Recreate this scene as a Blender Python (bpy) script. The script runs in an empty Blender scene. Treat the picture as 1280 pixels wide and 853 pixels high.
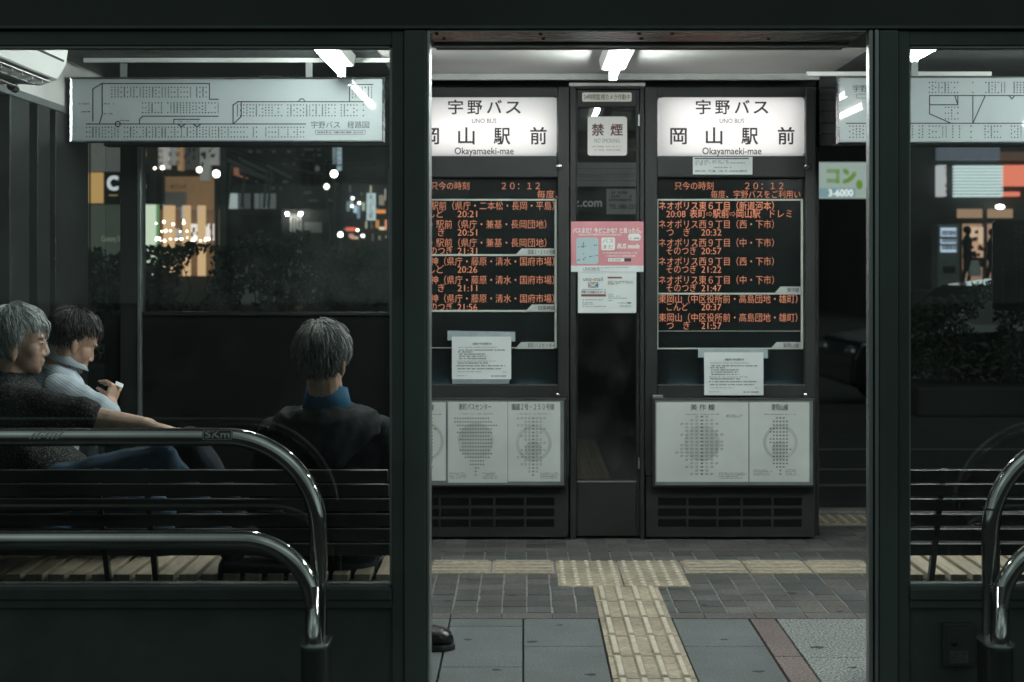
import bpy, bmesh, math, random
from mathutils import Vector, Matrix
import numpy as np
random.seed(7); np.random.seed(7)
R = math.radians
scene = bpy.context.scene
COL = scene.collection

# ------------------------------------------------------------------ camera
FPX, VX, VY, EYE = 1890.0, 654.0, 335.0, 1.44     # focal length in photo pixels, vanishing point, eye height
cam_d = bpy.data.cameras.new('camera'); cam = bpy.data.objects.new('camera', cam_d); COL.objects.link(cam)
cam.location = (0, 0, EYE); cam.rotation_euler = (R(90), 0, 0)
cam_d.sensor_width = 36; cam_d.lens = FPX/1280*36
cam_d.shift_x = -(VX-640)/1280; cam_d.shift_y = -(426.5-VY)/1280
cam_d.clip_start = .05; cam_d.clip_end = 600
cam_d.dof.use_dof = True; cam_d.dof.focus_distance = 6.0; cam_d.dof.aperture_fstop = 4.2
scene.camera = cam

# ------------------------------------------------------------------ world: night, with a glow added behind the camera to light the front wall
world = bpy.data.worlds.new('World'); scene.world = world; world.use_nodes = True
wn = world.node_tree; wn.nodes.clear()
w_out = wn.nodes.new('ShaderNodeOutputWorld'); w_bg = wn.nodes.new('ShaderNodeBackground')
w_tc = wn.nodes.new('ShaderNodeTexCoord'); w_sep = wn.nodes.new('ShaderNodeSeparateXYZ'); w_ramp = wn.nodes.new('ShaderNodeValToRGB')
w_map = wn.nodes.new('ShaderNodeMapRange')
wn.links.new(w_tc.outputs['Generated'], w_sep.inputs[0]); wn.links.new(w_sep.outputs['Y'], w_map.inputs['Value'])
w_map.inputs['From Min'].default_value = -1; w_map.inputs['From Max'].default_value = 1
wn.links.new(w_map.outputs[0], w_ramp.inputs['Fac'])
# added glow: dim straight behind for the panes, brighter sideways; nearly black sky ahead
w_ramp.color_ramp.elements[0].position = 0.; w_ramp.color_ramp.elements[0].color = (.085, .112, .105, 1)
w_ramp.color_ramp.elements[1].position = .53; w_ramp.color_ramp.elements[1].color = (.0032, .0052, .0052, 1)
for pos_, c_ in ((.045, (.10, .13, .122, 1)), (.14, (.30, .385, .36, 1)), (.34, (.19, .245, .23, 1))):
    e_ = w_ramp.color_ramp.elements.new(pos_); e_.color = c_
w_bg.inputs['Strength'].default_value = 1.0
w_nz = wn.nodes.new('ShaderNodeTexNoise'); w_nz.inputs['Scale'].default_value = 3.2; w_nz.inputs['Detail'].default_value = 5; w_nz.inputs['Roughness'].default_value = .65
w_mr = wn.nodes.new('ShaderNodeMapRange'); w_mr.inputs['From Min'].default_value = .4; w_mr.inputs['From Max'].default_value = .68; w_mr.inputs['To Min'].default_value = .45; w_mr.inputs['To Max'].default_value = 2.0
w_vm = wn.nodes.new('ShaderNodeVectorMath'); w_vm.operation = 'SCALE'                # noise breaks the added glow into patches, for streaky reflections on the rails
wn.links.new(w_tc.outputs['Generated'], w_nz.inputs['Vector']); wn.links.new(w_nz.outputs['Fac'], w_mr.inputs['Value'])
wn.links.new(w_ramp.outputs[0], w_vm.inputs[0]); wn.links.new(w_mr.outputs[0], w_vm.inputs['Scale'])
wn.links.new(w_vm.outputs[0], w_bg.inputs['Color']); w_bg.inputs['Strength'].default_value = 1.0
wn.links.new(w_bg.outputs[0], w_out.inputs[0])

# ------------------------------------------------------------------ exposure
vs = scene.view_settings
scene.display_settings.display_device = 'sRGB'
vs.view_transform = 'Standard'; vs.look = 'None'; vs.exposure = 0; vs.gamma = 1; vs.use_curve_mapping = False
scene.render.engine = 'CYCLES'
cy = scene.cycles
cy.use_denoising = True
cy.max_bounces = 8; cy.transparent_max_bounces = 24; cy.glossy_bounces = 4; cy.diffuse_bounces = 4
cy.caustics_reflective = False; cy.caustics_refractive = False
cy.sample_clamp_indirect = 4; cy.blur_glossy = .5
TUBE_STRENGTH = 88.0

# ------------------------------------------------------------------ helpers
def P(px, py, D):
    "the point at distance D seen at photo pixel (px, py)"
    return Vector(((px-VX)*D/FPX, D, EYE-(py-VY)*D/FPX))
def X(px, D): return (px-VX)*D/FPX
def Z(py, D): return EYE-(py-VY)*D/FPX

def link(sock_a, sock_b, nt): nt.links.new(sock_a, sock_b)
MATS = {}
def M(name, col, rough=.5, metal=0., var=.12, scale=6., bump=0., bscale=80., spec=.5, island=0., emit=None, estr=0., coat=0., stretch=None, col2=None, thr=None, stain=0., sscale=1.6):
    if name in MATS: return MATS[name]
    m = bpy.data.materials.new(name); m.use_nodes = True; nt = m.node_tree
    b = nt.nodes['Principled BSDF']
    b.inputs['Roughness'].default_value = rough; b.inputs['Metallic'].default_value = metal
    b.inputs['Specular IOR Level'].default_value = spec; b.inputs['Coat Weight'].default_value = coat
    tc = nt.nodes.new('ShaderNodeTexCoord'); mp = nt.nodes.new('ShaderNodeMapping')
    nt.links.new(tc.outputs['Object'], mp.inputs['Vector'])
    if stretch: mp.inputs['Scale'].default_value = stretch
    nz = nt.nodes.new('ShaderNodeTexNoise'); nz.inputs['Scale'].default_value = scale; nz.inputs['Detail'].default_value = 6
    nt.links.new(mp.outputs[0], nz.inputs['Vector'])
    c = Vector(col[:3])
    rp = nt.nodes.new('ShaderNodeValToRGB')
    lo = c*(1-var) ; hi = Vector(col2) if col2 else c*(1+var)
    e = rp.color_ramp.elements
    e[0].position, e[1].position = thr if thr else (.3, .7)
    e[0].color = (*lo, 1); e[1].color = (*hi, 1)
    nt.links.new(nz.outputs['Fac'], rp.inputs['Fac'])
    out = rp.outputs[0]
    if island:
        g = nt.nodes.new('ShaderNodeNewGeometry'); mr = nt.nodes.new('ShaderNodeMapRange')
        mr.inputs['To Min'].default_value = 1-island; mr.inputs['To Max'].default_value = 1+island
        nt.links.new(g.outputs['Random Per Island'], mr.inputs['Value'])
        vm = nt.nodes.new('ShaderNodeVectorMath'); vm.operation = 'SCALE'
        nt.links.new(out, vm.inputs[0]); nt.links.new(mr.outputs[0], vm.inputs['Scale']); out = vm.outputs[0]
    if stain:                               # broad uneven dirt and wear
        n3 = nt.nodes.new('ShaderNodeTexNoise'); n3.inputs['Scale'].default_value = sscale; n3.inputs['Detail'].default_value = 9; n3.inputs['Roughness'].default_value = .68
        nt.links.new(tc.outputs['Object'], n3.inputs['Vector'])
        m3 = nt.nodes.new('ShaderNodeMapRange'); m3.inputs['From Min'].default_value = .32; m3.inputs['From Max'].default_value = .62
        m3.inputs['To Min'].default_value = 1-stain; m3.inputs['To Max'].default_value = 1+stain*.3
        nt.links.new(n3.outputs['Fac'], m3.inputs['Value'])
        v3 = nt.nodes.new('ShaderNodeVectorMath'); v3.operation = 'SCALE'
        nt.links.new(out, v3.inputs[0]); nt.links.new(m3.outputs[0], v3.inputs['Scale']); out = v3.outputs[0]
    nt.links.new(out, b.inputs['Base Color'])
    rr = nt.nodes.new('ShaderNodeMapRange'); rr.inputs['To Min'].default_value = max(0, rough-.08); rr.inputs['To Max'].default_value = min(1, rough+.1)
    nt.links.new(nz.outputs['Fac'], rr.inputs['Value']); nt.links.new(rr.outputs[0], b.inputs['Roughness'])
    if bump:
        n2 = nt.nodes.new('ShaderNodeTexNoise'); n2.inputs['Scale'].default_value = bscale; n2.inputs['Detail'].default_value = 4
        nt.links.new(mp.outputs[0], n2.inputs['Vector'])
        bp = nt.nodes.new('ShaderNodeBump'); bp.inputs['Strength'].default_value = bump; bp.inputs['Distance'].default_value = .01
        nt.links.new(n2.outputs['Fac'], bp.inputs['Height']); nt.links.new(bp.outputs[0], b.inputs['Normal'])
    if emit:
        b.inputs['Emission Color'].default_value = (*emit, 1); b.inputs['Emission Strength'].default_value = estr
    MATS[name] = m; return m

def E(name, col, strength):
    if name in MATS: return MATS[name]
    m = bpy.data.materials.new(name); m.use_nodes = True; nt = m.node_tree; nt.nodes.clear()
    o = nt.nodes.new('ShaderNodeOutputMaterial'); e = nt.nodes.new('ShaderNodeEmission')
    e.inputs[0].default_value = (*col, 1); e.inputs[1].default_value = strength
    nt.links.new(e.outputs[0], o.inputs[0]); MATS[name] = m; return m

def glass_mat(name, tint=(.95, .97, .965), rough=.0, gl=1.0, ior=1.5):
    "a thin pane: transparent body, mirror reflection by Fresnel (lets lamp light through without caustics)"
    if name in MATS: return MATS[name]
    m = bpy.data.materials.new(name); m.use_nodes = True; nt = m.node_tree; nt.nodes.clear()
    o = nt.nodes.new('ShaderNodeOutputMaterial'); t = nt.nodes.new('ShaderNodeBsdfTransparent'); g = nt.nodes.new('ShaderNodeBsdfGlossy')
    t.inputs[0].default_value = (*tint, 1); g.inputs['Roughness'].default_value = rough; g.inputs[0].default_value = (gl, gl, gl, 1)
    f = nt.nodes.new('ShaderNodeFresnel'); f.inputs[0].default_value = ior
    mx = nt.nodes.new('ShaderNodeMixShader')
    nt.links.new(f.outputs[0], mx.inputs[0]); nt.links.new(t.outputs[0], mx.inputs[1]); nt.links.new(g.outputs[0], mx.inputs[2])
    # grime: a little diffuse dust
    d = nt.nodes.new('ShaderNodeBsdfDiffuse'); d.inputs[0].default_value = (.5, .54, .53, 1)
    tc = nt.nodes.new('ShaderNodeTexCoord'); nz = nt.nodes.new('ShaderNodeTexNoise'); nz.inputs['Scale'].default_value = 5; nz.inputs['Detail'].default_value = 8
    nt.links.new(tc.outputs['Object'], nz.inputs['Vector'])
    mr = nt.nodes.new('ShaderNodeMapRange'); mr.inputs['From Min'].default_value = .45; mr.inputs['From Max'].default_value = .8; mr.inputs['To Max'].default_value = .04
    nt.links.new(nz.outputs['Fac'], mr.inputs['Value'])
    m2 = nt.nodes.new('ShaderNodeMixShader'); nt.links.new(mr.outputs[0], m2.inputs[0]); nt.links.new(mx.outputs[0], m2.inputs[1]); nt.links.new(d.outputs[0], m2.inputs[2])
    nt.links.new(m2.outputs[0], o.inputs[0]); MATS[name] = m; return m

class MB:
    def __init__(s): s.v = []; s.f = []; s.sm = []
    def add(s, vs, fs, smooth=False):
        n = len(s.v); s.v += [tuple(v) for v in vs]; s.f += [[i+n for i in f] for f in fs]; s.sm += [smooth]*len(fs); return s
    def box(s, x0, x1, y0, y1, z0, z1):
        vs = [(x, y, z) for x in (x0, x1) for y in (y0, y1) for z in (z0, z1)]
        return s.add(vs, [(0,1,3,2),(4,6,7,5),(0,4,5,1),(2,3,7,6),(0,2,6,4),(1,5,7,3)])
    def quad(s, a, b, c, d): return s.add([a, b, c, d], [(0,1,2,3)])
    def rect(s, x0, x1, z0, z1, y):           # upright sheet facing -Y
        return s.quad((x0,y,z0),(x1,y,z0),(x1,y,z1),(x0,y,z1))
    def plate(s, x0, x1, z0, z1, y, r=.01, t=.003, seg=5):  # rounded rectangle with thickness, face at y
        pts = []
        for cx, cz, a0 in ((x1-r, z1-r, 0), (x0+r, z1-r, 90), (x0+r, z0+r, 180), (x1-r, z0+r, 270)):
            for k in range(seg+1):
                a = R(a0+90*k/seg); pts.append((cx+r*math.cos(a), cz+r*math.sin(a)))
        return s.prism(pts, y, y+t)
    def prism(s, pts, y0, y1):                # outline in XZ, counter clockwise seen from -Y
        n = len(pts); vs = [(x, y0, z) for x, z in pts]+[(x, y1, z) for x, z in pts]
        fs = [list(range(n)), list(range(2*n-1, n-1, -1))]+[[i, n+i, n+(i+1) % n, (i+1) % n] for i in range(n)]
        return s.add(vs, fs)
    def prismz(s, pts, z0, z1):               # outline in XY
        n = len(pts); vs = [(x, y, z0) for x, y in pts]+[(x, y, z1) for x, y in pts]
        fs = [list(range(n-1, -1, -1)), list(range(n, 2*n))]+[[i, (i+1) % n, n+(i+1) % n, n+i] for i in range(n)]
        return s.add(vs, fs)
    def prismx(s, pts, x0, x1):               # outline in YZ
        n = len(pts); vs = [(x0, y, z) for y, z in pts]+[(x1, y, z) for y, z in pts]
        fs = [list(range(n)), list(range(2*n-1, n-1, -1))]+[[i, n+i, n+(i+1) % n, (i+1) % n] for i in range(n)]
        return s.add(vs, fs)
    def tube(s, path, r, n=12, caps=True, smooth=True):
        path = [Vector(p) for p in path]; rs = r if isinstance(r, (list, tuple)) else [r]*len(path)
        rings = []; up = None
        for i, p in enumerate(path):
            t = (path[min(i+1, len(path)-1)]-path[max(i-1, 0)]).normalized()
            if up is None:
                up = Vector((0,0,1)) if abs(t.z) < .9 else Vector((0,1,0))
            u = (up - t*up.dot(t)).normalized(); w = t.cross(u); up = u
            rings.append([p+(u*math.cos(2*math.pi*k/n)+w*math.sin(2*math.pi*k/n))*rs[i] for k in range(n)])
        vs = [v for rg in rings for v in rg]; fs = []
        for i in range(len(rings)-1):
            for k in range(n): fs.append((i*n+k, i*n+(k+1) % n, (i+1)*n+(k+1) % n, (i+1)*n+k))
        s.add(vs, fs, smooth)
        if caps:
            s.add(rings[0], [list(range(n-1, -1, -1))]); s.add(rings[-1], [list(range(n))])
        return s
    def ball(s, c, r, seg=14, rings=9, rot=None):
        r = (r, r, r) if not isinstance(r, (list, tuple)) else r; c = Vector(c); vs = []
        for i in range(rings+1):
            th = math.pi*i/rings
            for k in range(seg):
                ph = 2*math.pi*k/seg
                v = Vector((r[0]*math.sin(th)*math.cos(ph), r[1]*math.sin(th)*math.sin(ph), r[2]*math.cos(th)))
                if rot is not None: v = rot @ v
                vs.append(c+v)
        fs = [(i*seg+k, (i+1)*seg+k, (i+1)*seg+(k+1) % seg, i*seg+(k+1) % seg) for i in range(rings) for k in range(seg)]
        return s.add(vs, fs, True)
    def capsule(s, a, b, ra, rb, n=14):
        a, b = Vector(a), Vector(b); t = (b-a).normalized()
        path, rs = [], []
        for k in range(5):
            w = R(90*k/4); path.append(a - t*ra*math.cos(w)); rs.append(max(ra*math.sin(w), 1e-4))
        for k in range(1, 4): path.append(a.lerp(b, k/4)); rs.append(ra+(rb-ra)*k/4)
        for k in range(5):
            w = R(90*k/4); path.append(b + t*rb*math.sin(w)); rs.append(max(rb*math.cos(w), 1e-4))
        return s.tube(path, rs, n)
    def loft(s, rings, n=20):                 # rings: (center, U vector, V vector)
        vs = []
        for c, U, V in rings:
            c, U, V = Vector(c), Vector(U), Vector(V)
            vs += [c+U*math.cos(2*math.pi*k/n)+V*math.sin(2*math.pi*k/n) for k in range(n)]
        fs = [(i*n+k, i*n+(k+1) % n, (i+1)*n+(k+1) % n, (i+1)*n+k) for i in range(len(rings)-1) for k in range(n)]
        s.add(vs, fs, True); m = len(rings)-1
        s.add(vs[:n], [list(range(n-1, -1, -1))]); s.add(vs[m*n:], [list(range(n))])
        return s
    def lathe(s, c, prof, n=18):              # prof: (radius, z)
        vs = [(c[0]+r*math.cos(2*math.pi*k/n), c[1]+r*math.sin(2*math.pi*k/n), c[2]+z) for r, z in prof for k in range(n)]
        fs = [(i*n+k, i*n+(k+1) % n, (i+1)*n+(k+1) % n, (i+1)*n+k) for i in range(len(prof)-1) for k in range(n)]
        return s.add(vs, fs, True)
    def mesh(s, name):
        me = bpy.data.meshes.new(name); me.from_pydata(s.v, [], s.f); me.update()
        me.polygons.foreach_set('use_smooth', s.sm); return me
    def build(s, name, mat, parent=None, bevel=0., fix=True):
        me = s.mesh(name)
        if fix:
            bm = bmesh.new(); bm.from_mesh(me); bmesh.ops.recalc_face_normals(bm, faces=bm.faces); bm.to_mesh(me); bm.free()
        me.materials.append(mat); o = bpy.data.objects.new(name, me); COL.objects.link(o)
        if parent is not None: attach(o, parent)
        if bevel:
            md = o.modifiers.new('bevel', 'BEVEL'); md.width = bevel; md.segments = 2; md.limit_method = 'ANGLE'; md.angle_limit = R(40)
        return o

def attach(o, parent):
    o.parent = parent
    o.matrix_parent_inverse = Matrix.Translation(-WLOC.get(parent.name, Vector((0,0,0))))   # roots sit unrotated: a plain shift
WLOC = {}
def thing(name, label, cat, loc=(0,0,0), group=None, kind=None):
    o = bpy.data.objects.new(name, None); COL.objects.link(o); o.location = loc; o.empty_display_size = .1
    WLOC[o.name] = Vector(loc)
    return tag(o, label, cat, group, kind)
def tag(o, label=None, cat=None, group=None, kind=None):
    if label: o['label'] = label
    if cat: o['category'] = cat
    if group: o['group'] = group
    if kind: o['kind'] = kind
    return o
def part(name, mb, mat, parent, bevel=0., label=None):
    o = mb.build(name, mat, parent, bevel)
    if label: o['label'] = label
    return o
def struct(name, mb, mat, bevel=0.):
    return tag(mb.build(name, mat, None, bevel), kind='structure')

# ---- lettering
_TX = {}
def text_mesh(s, bold=0.):
    k = (s, bold)
    if k not in _TX:
        cu = bpy.data.curves.new('lettering', 'FONT'); cu.body = s; cu.size = 1; cu.offset = bold; cu.resolution_u = 3
        o = bpy.data.objects.new('lettering', cu); COL.objects.link(o)
        me = bpy.data.meshes.new_from_object(o.evaluated_get(bpy.context.evaluated_depsgraph_get()))
        vs = [(v.co.x, v.co.y) for v in me.vertices]; fs = [list(p.vertices) for p in me.polygons]
        bpy.data.objects.remove(o); bpy.data.curves.remove(cu); bpy.data.meshes.remove(me)
        xs = [v[0] for v in vs] or [0, 1]
        _TX[k] = (vs, fs, min(xs), max(xs))
    return _TX[k]
def write(mb, s, x0, x1, zc, h, y, bold=0., slant=0., f=None):
    "one line of writing between x0 and x1, em height h, centred on zc, on the upright sheet y (or through the map f(x,z)); bold is in ems"
    thin = bold < 0
    vs, fs, a, b = text_mesh(s, bold if thin else 0.)
    k = (x1-x0)/(b-a)
    g = f or (lambda x, z: (x, y, z))
    st = [(0, 0)] if bold <= 0 else [(-bold, -bold), (bold, -bold), (-bold, bold), (bold, bold)]
    for i, (ox, oz) in enumerate(st):
        pts = [g(x0+(vx-a)*k+slant*vy*h+ox*h, zc+(vy-.37+oz)*h) for vx, vy in vs]
        if i and not f: pts = [(p[0], p[1]-.00012*i, p[2]) for p in pts]
        mb.add(pts, fs)
    return mb
def write_col(mb, s, xc, z1, z0, w, y, bold=0.):
    n = len(s); p = (z1-z0)/n
    for i, ch in enumerate(s):
        if ch == ' ': continue
        vs, fs, a, b = text_mesh(ch); zc = z1-p*(i+.5)
        mb.add([(xc+(vx-.5)*w, y, zc+(vy-.37)*w) for vx, vy in vs], fs)
    return mb

# ================================================================== materials
m_black = M('black_paint', (.020, .025, .0235), .38, var=.25, scale=3, bump=.03, bscale=250)
m_panel = M('wall_panel_paint', (.066, .082, .075), .42, stain=.3, var=.22, scale=3, bump=.03, bscale=250)
m_post = M('post_paint', (.082, .10, .092), .36, stain=.2, var=.2, scale=4, stretch=(1, 1, .2))
m_inner = M('inner_post_paint', (.012, .0145, .014), .36, var=.2, scale=4, stain=.2)
m_header = M('header_paint', (.026, .033, .030), .45, var=.2, scale=2)
m_steel = M('brushed_steel', (.42, .44, .45), .26, 1., var=.08, scale=30, stretch=(.05, 1, 1))
m_steel_v = M('brushed_steel_upright', (.40, .43, .43), .36, 1., var=.08, scale=30, stretch=(1, 1, .05))
m_chrome = M('polished_steel', (.50, .50, .49), .09, 1., var=.1, scale=8, bump=.012, bscale=60)
m_alu = M('anodised_aluminium', (.33, .36, .36), .35, .8, var=.1, scale=10)
m_kiosk = M('kiosk_paint', (.0165, .0195, .0188), .5, spec=.3, var=.14, scale=2.2, bump=.02, bscale=300, stain=.25, sscale=3)
m_kiosk_dark = M('kiosk_vent_black', (.004, .005, .005), .7, spec=.08)
m_ceiling = M('ceiling_paint', (.56, .57, .545), .8, var=.13, scale=1.7, bump=.05, bscale=5, stretch=(.35, 1.6, 1))
m_cover = M('cover_strip_paint', (.36, .37, .355), .6, var=.15, stain=.2)
m_ribbed = M('dark_cladding', (.024, .028, .027), .5, var=.2, scale=3)
m_glass = glass_mat('window_glass')
m_screen = M('screen_black', (.008, .011, .011), .16, var=.2, scale=3)
m_white = M('white_plastic', (.72, .74, .72), .35, var=.04, scale=3)
m_paper = M('paper', (.60, .66, .66), .65, var=.05, scale=9, bump=.1, bscale=14)
m_paper2 = M('timetable_paper', (.50, .545, .525), .6, var=.07, scale=5, bump=.12, bscale=9)
m_ink = M('ink', (.03, .035, .035), .6)
m_inkgrey = M('grey_ink', (.18, .20, .195), .6)
m_watermark = M('pale_grey_ink', (.40, .44, .425), .6)
m_seat = M('seat_timber', (.27, .225, .165), .55, var=.3, scale=14, stretch=(4, .6, 1), bump=.15, bscale=60, island=.3)
m_slat = M('bench_slat_paint', (.035, .038, .036), .38, var=.3, scale=9)
m_granite = M('dark_granite', (.088, .102, .104), .62, var=.35, scale=130, thr=(.38, .62), island=.12, bump=.25, bscale=160, stain=.3, sscale=2.2)
m_granite_l = M('pale_granite', (.165, .18, .175), .65, var=.75, scale=110, thr=(.40, .60), island=.05, bump=.3, bscale=160, stain=.2)
m_redgran = M('red_granite', (.125, .10, .092), .6, var=.5, scale=100, thr=(.4, .6), stain=.25, island=.15, bump=.2, bscale=160)
m_brick = M('paver_brick', (.056, .060, .060), .6, var=.35, scale=60, thr=(.36, .64), stain=.35, sscale=3, island=.28, bump=.4, bscale=90)
m_brickred = M('paver_brick_red', (.078, .074, .070), .65, var=.35, thr=(.36, .64), stain=.35, sscale=3, scale=60, island=.3, bump=.4, bscale=90)
m_joint = M('paving_joint', (.03, .032, .031), .85, var=.2, scale=30)
m_joint_l = M('mortar_joint', (.20, .21, .20), .85, var=.3, scale=25)
m_tactile = M('tactile_yellow', (.315, .275, .205), .65, var=.2, scale=50, thr=(.36, .64), island=.07, bump=.3, bscale=90, stain=.42, sscale=4)
m_tactile_hi = M('tactile_worn_top', (.47, .43, .35), .55, var=.2, scale=40)
m_asphalt = M('asphalt', (.045, .047, .048), .7, var=.25, scale=60, bump=.5, bscale=200)
m_kerb = M('kerb_stone', (.2, .2, .19), .7, var=.2, scale=30)
m_roadpaint = M('road_paint', (.16, .16, .155), .6, var=.2, scale=20)
m_tube = E('lit_tube', (.94, 1., .965), TUBE_STRENGTH)
m_led = E('orange_led', (.88, .35, .21), .86)

# ================================================================== ground
WALL_D = 4.45; SIGHT = 8.0
g = MB(); g.quad((-400, -60, -.16), (400, -60, -.16), (400, 400, -.16), (-400, 400, -.16)); struct('road', g, m_asphalt)
g = MB(); g.box(-60, 60, -30, 8.92, -.3, -.02); struct('pavement', g, m_joint)
g = MB(); g.box(-60, 60, 8.925, 9.06, -.3, .005); struct('kerb', g, m_kerb, .012)
g = MB()
for d in (11.1, 11.97, 13.3): g.quad((-40, d-.06, -.156), (40, d-.06, -.156), (40, d+.06, -.156), (-40, d+.06, -.156))
struct('road_markings', g, m_roadpaint)

def slab(mb, x0, x1, y0, y1, gap=.0035, z=0., t=.03):
    mb.box(x0+gap, x1-gap, y0+gap, y1-gap, z-t, z)
TX0, TX1 = .31, .61                     # the guiding strip
g = MB()
colsx = [(-.3*k-.3, -.3*k) for k in range(0, 9)]+[(0, TX0)]
for i, (a, b) in enumerate(colsx):
    off = .31 if i % 2 == 0 and a < 0 else 0
    y = 6.205+.0 - (.13 if off else .45)
    ys = [6.205]
    while y > 3.2: ys.append(y); y -= .62
    for y1, y0 in zip(ys, ys[1:]): slab(g, a, b, y0, y1)
ys = [6.205, 5.755, 5.135, 4.515, 3.9]
for y1, y0 in zip(ys, ys[1:]): slab(g, TX1, .925, y0, y1)
struct('granite_paving', g, m_granite, .002)
g = MB()
for k in range(6): slab(g, .928, 1.035, 6.205-.6*(k+1), 6.205-.6*k)
struct('red_paving_stripe', g, m_redgran, .002)
g = MB()
for i in range(4):
    for k in range(5): slab(g, 1.038+.62*i, 1.038+.62*(i+1), 6.205-.62*(k+1), 6.205-.62*k, gap=.002)
struct('pale_granite_paving', g, m_granite_l, .002)
# brick band with pale mortar between the brick rows
g = MB(); g.box(-2.4, 3.7, 6.315, 8.92, -.03, -.0045); struct('mortar_bed', g, m_joint_l)
g = MB(); gr = MB()
def brick_rows(y0, y1, n, gapx=.0065, gapy=.0028, ph=0):
    p = (y1-y0)/n
    for r in range(n):
        x = -2.4+.105*ph
        while x < 3.7:
            j = random.uniform(-.0012, .0012)
            (gr if random.random() < .30 else g).box(x+gapx*random.uniform(.3, 1.15), x+.105-gapx*.4, y0+r*p+gapy, y0+(r+1)*p-gapy*random.uniform(.2, 1), -.03, j)
            x += .105
brick_rows(6.315, 7.115, 7); brick_rows(7.43, 7.68, 2); brick_rows(7.78, 8.43, 6, .002)
struct('brick_paving', g, m_brick, .0015)
for x in [(-2.4+.21*i) for i in range(29)]:
    gr.box(x+.002, x+.208, 6.212, 6.312, -.03, 0); gr.box(x+.002, x+.208, 7.685, 7.775, -.03, .0005)
struct('red_brick_paving', gr, m_brickred, .0015)
# tactile paving
g = MB(); hi = MB()
def tile(x0, x1, y0, y1): slab(g, x0, x1, y0, y1, .0042, .004, .034)
def bar(x0, x1, y0, y1):
    c = .006; g.add([(x0,y0,.004),(x1,y0,.004),(x1,y1,.004),(x0,y1,.004),(x0+c,y0+c,.0095),(x1-c,y0+c,.0095),(x1-c,y1-c,.0095),(x0+c,y1-c,.0095)],
          [(4,5,6,7),(0,1,5,4),(1,2,6,5),(2,3,7,6),(3,0,4,7)])
def barhi(x0, x1, y0, y1): hi.quad((x0+.009, y0+.008, .0125), (x1-.009, y0+.008, .0125), (x1-.009, y1-.008, .0125), (x0+.009, y1-.008, .0125))
yt = 6.812
k = 0
while yt > 3.6:
    tile(TX0, TX1, yt-.305, yt)
    for j in range(4):
        x = TX0+.0375+.075*j
        bar(x-.0175, x+.0175, yt-.305+.012, yt-.012); barhi(x-.0175, x+.0175, yt-.305+.012, yt-.012)
    yt -= .305
for i in range(2):
    for j in range(2):
        x0 = .155+.302*i; y0 = 6.815+.302*j
        tile(x0, x0+.302, y0, y0+.302)
        for a in range(5):
            for b in range(5):
                c = (x0+.03+.0605*a, y0+.03+.0605*b)
                hi.lathe((c[0], c[1], .004), [(.013, 0), (.011, .004), (.009, .0055), (.0001, .0057)], 10)
def strip_x(xa, xb, y0):
    tile(xa, xb, y0, y0+.3)
    for j in range(4):
        y = y0+.0375+.075*j; bar(xa+.01, xb-.01, y-.0175, y+.0175); barhi(xa+.01, xb-.01, y-.0175, y+.0175)
x = .15
while x > -2.3: strip_x(x-.3, x, 7.118); x -= .302
x = .765
while x < 3.6: strip_x(x, x+.3, 7.118); x += .302
for i in range(12):                                    # warning blocks along the platform edge
    x0 = 1.5+.302*i; tile(x0, x0+.302, 8.5, 8.8)
    for a in range(5):
        for b in range(5): hi.lathe((x0+.03+.0605*a, 8.53+.0605*b, .004), [(.013, 0), (.011, .004), (.009, .0055), (.0001, .0057)], 8)
struct('tactile_paving', g, m_tactile); struct('tactile_paving_studs', hi, m_tactile_hi)

gum = MB(); rg_ = random.Random(9)                # trodden gum and small stains
for px, py, r_ in ((665, 803, .030), (738, 844, .026), (1022, 810, .034), (989, 742, .03), (585, 800, .02), (620, 838, .024), (700, 782, .018), (905, 800, .02), (948, 840, .026), (560, 752, .02), (640, 745, .022), (880, 757, .02), (1050, 765, .02), (1065, 835, .02)):
    D_ = FPX*EYE/(py-VY); x_ = X(px, D_); n_ = 9
    gum.add([(x_+r_*rg_.uniform(.6, 1.1)*math.cos(6.2832*k/n_), D_+.8*r_*rg_.uniform(.5, 1.1)*math.sin(6.2832*k/n_), .0016) for k in range(n_)], [list(range(n_))])
struct('trodden_gum', gum, M('trodden_gum', (.022, .024, .024), .8))

# ================================================================== near wall of the shelter
zt, zb = Z(57, WALL_D), Z(735, WALL_D)             # the panes' top and bottom edge
zo = Z(38, WALL_D)                                 # head of the doorway
xl, xr = X(490, WALL_D), X(1137, WALL_D)
wall = thing('shelter_wall', 'near black glazed front wall of the bus shelter around the open doorway', 'wall', (.4, WALL_D, 0))
y0, y1 = WALL_D, WALL_D+.1
part('header', MB().box(-5, 5.6, y0, y0+.36, zo, 2.95), m_header, wall, .004)
part('header', MB().box(-5, 5.6, y0-.012, y0-.0005, zo+.004, zo+.012), m_post, wall)
part('doorway_soffit', MB().box(X(537, WALL_D), X(1083, WALL_D), y0+.006, y0+.20, zo-.004, zo-.0005), m_steel, wall, label='brushed steel lining under the doorway head')
part('door_track', MB().box(X(537, WALL_D), X(1083, WALL_D), y0+.235, y0+.262, zo-.012, zo-.0005).box(X(537, WALL_D), X(1083, WALL_D), y0+.285, y0+.30, zo-.01, zo-.0005).box(X(537, WALL_D), X(1083, WALL_D), y0+.335, y0+.356, zo-.008, zo-.0005), m_alu, wall, .002)
part('bolt', (lambda mb: [mb.lathe((X(px, WALL_D), y0+.035+.1*(i % 2), zo-.0085), [(.0001, 0), (.006, .0005), (.006, .004)], 8) for i, px in enumerate((545, 552, 676, 680, 800, 806, 842, 970))] and mb)(MB()), m_black, wall)
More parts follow.
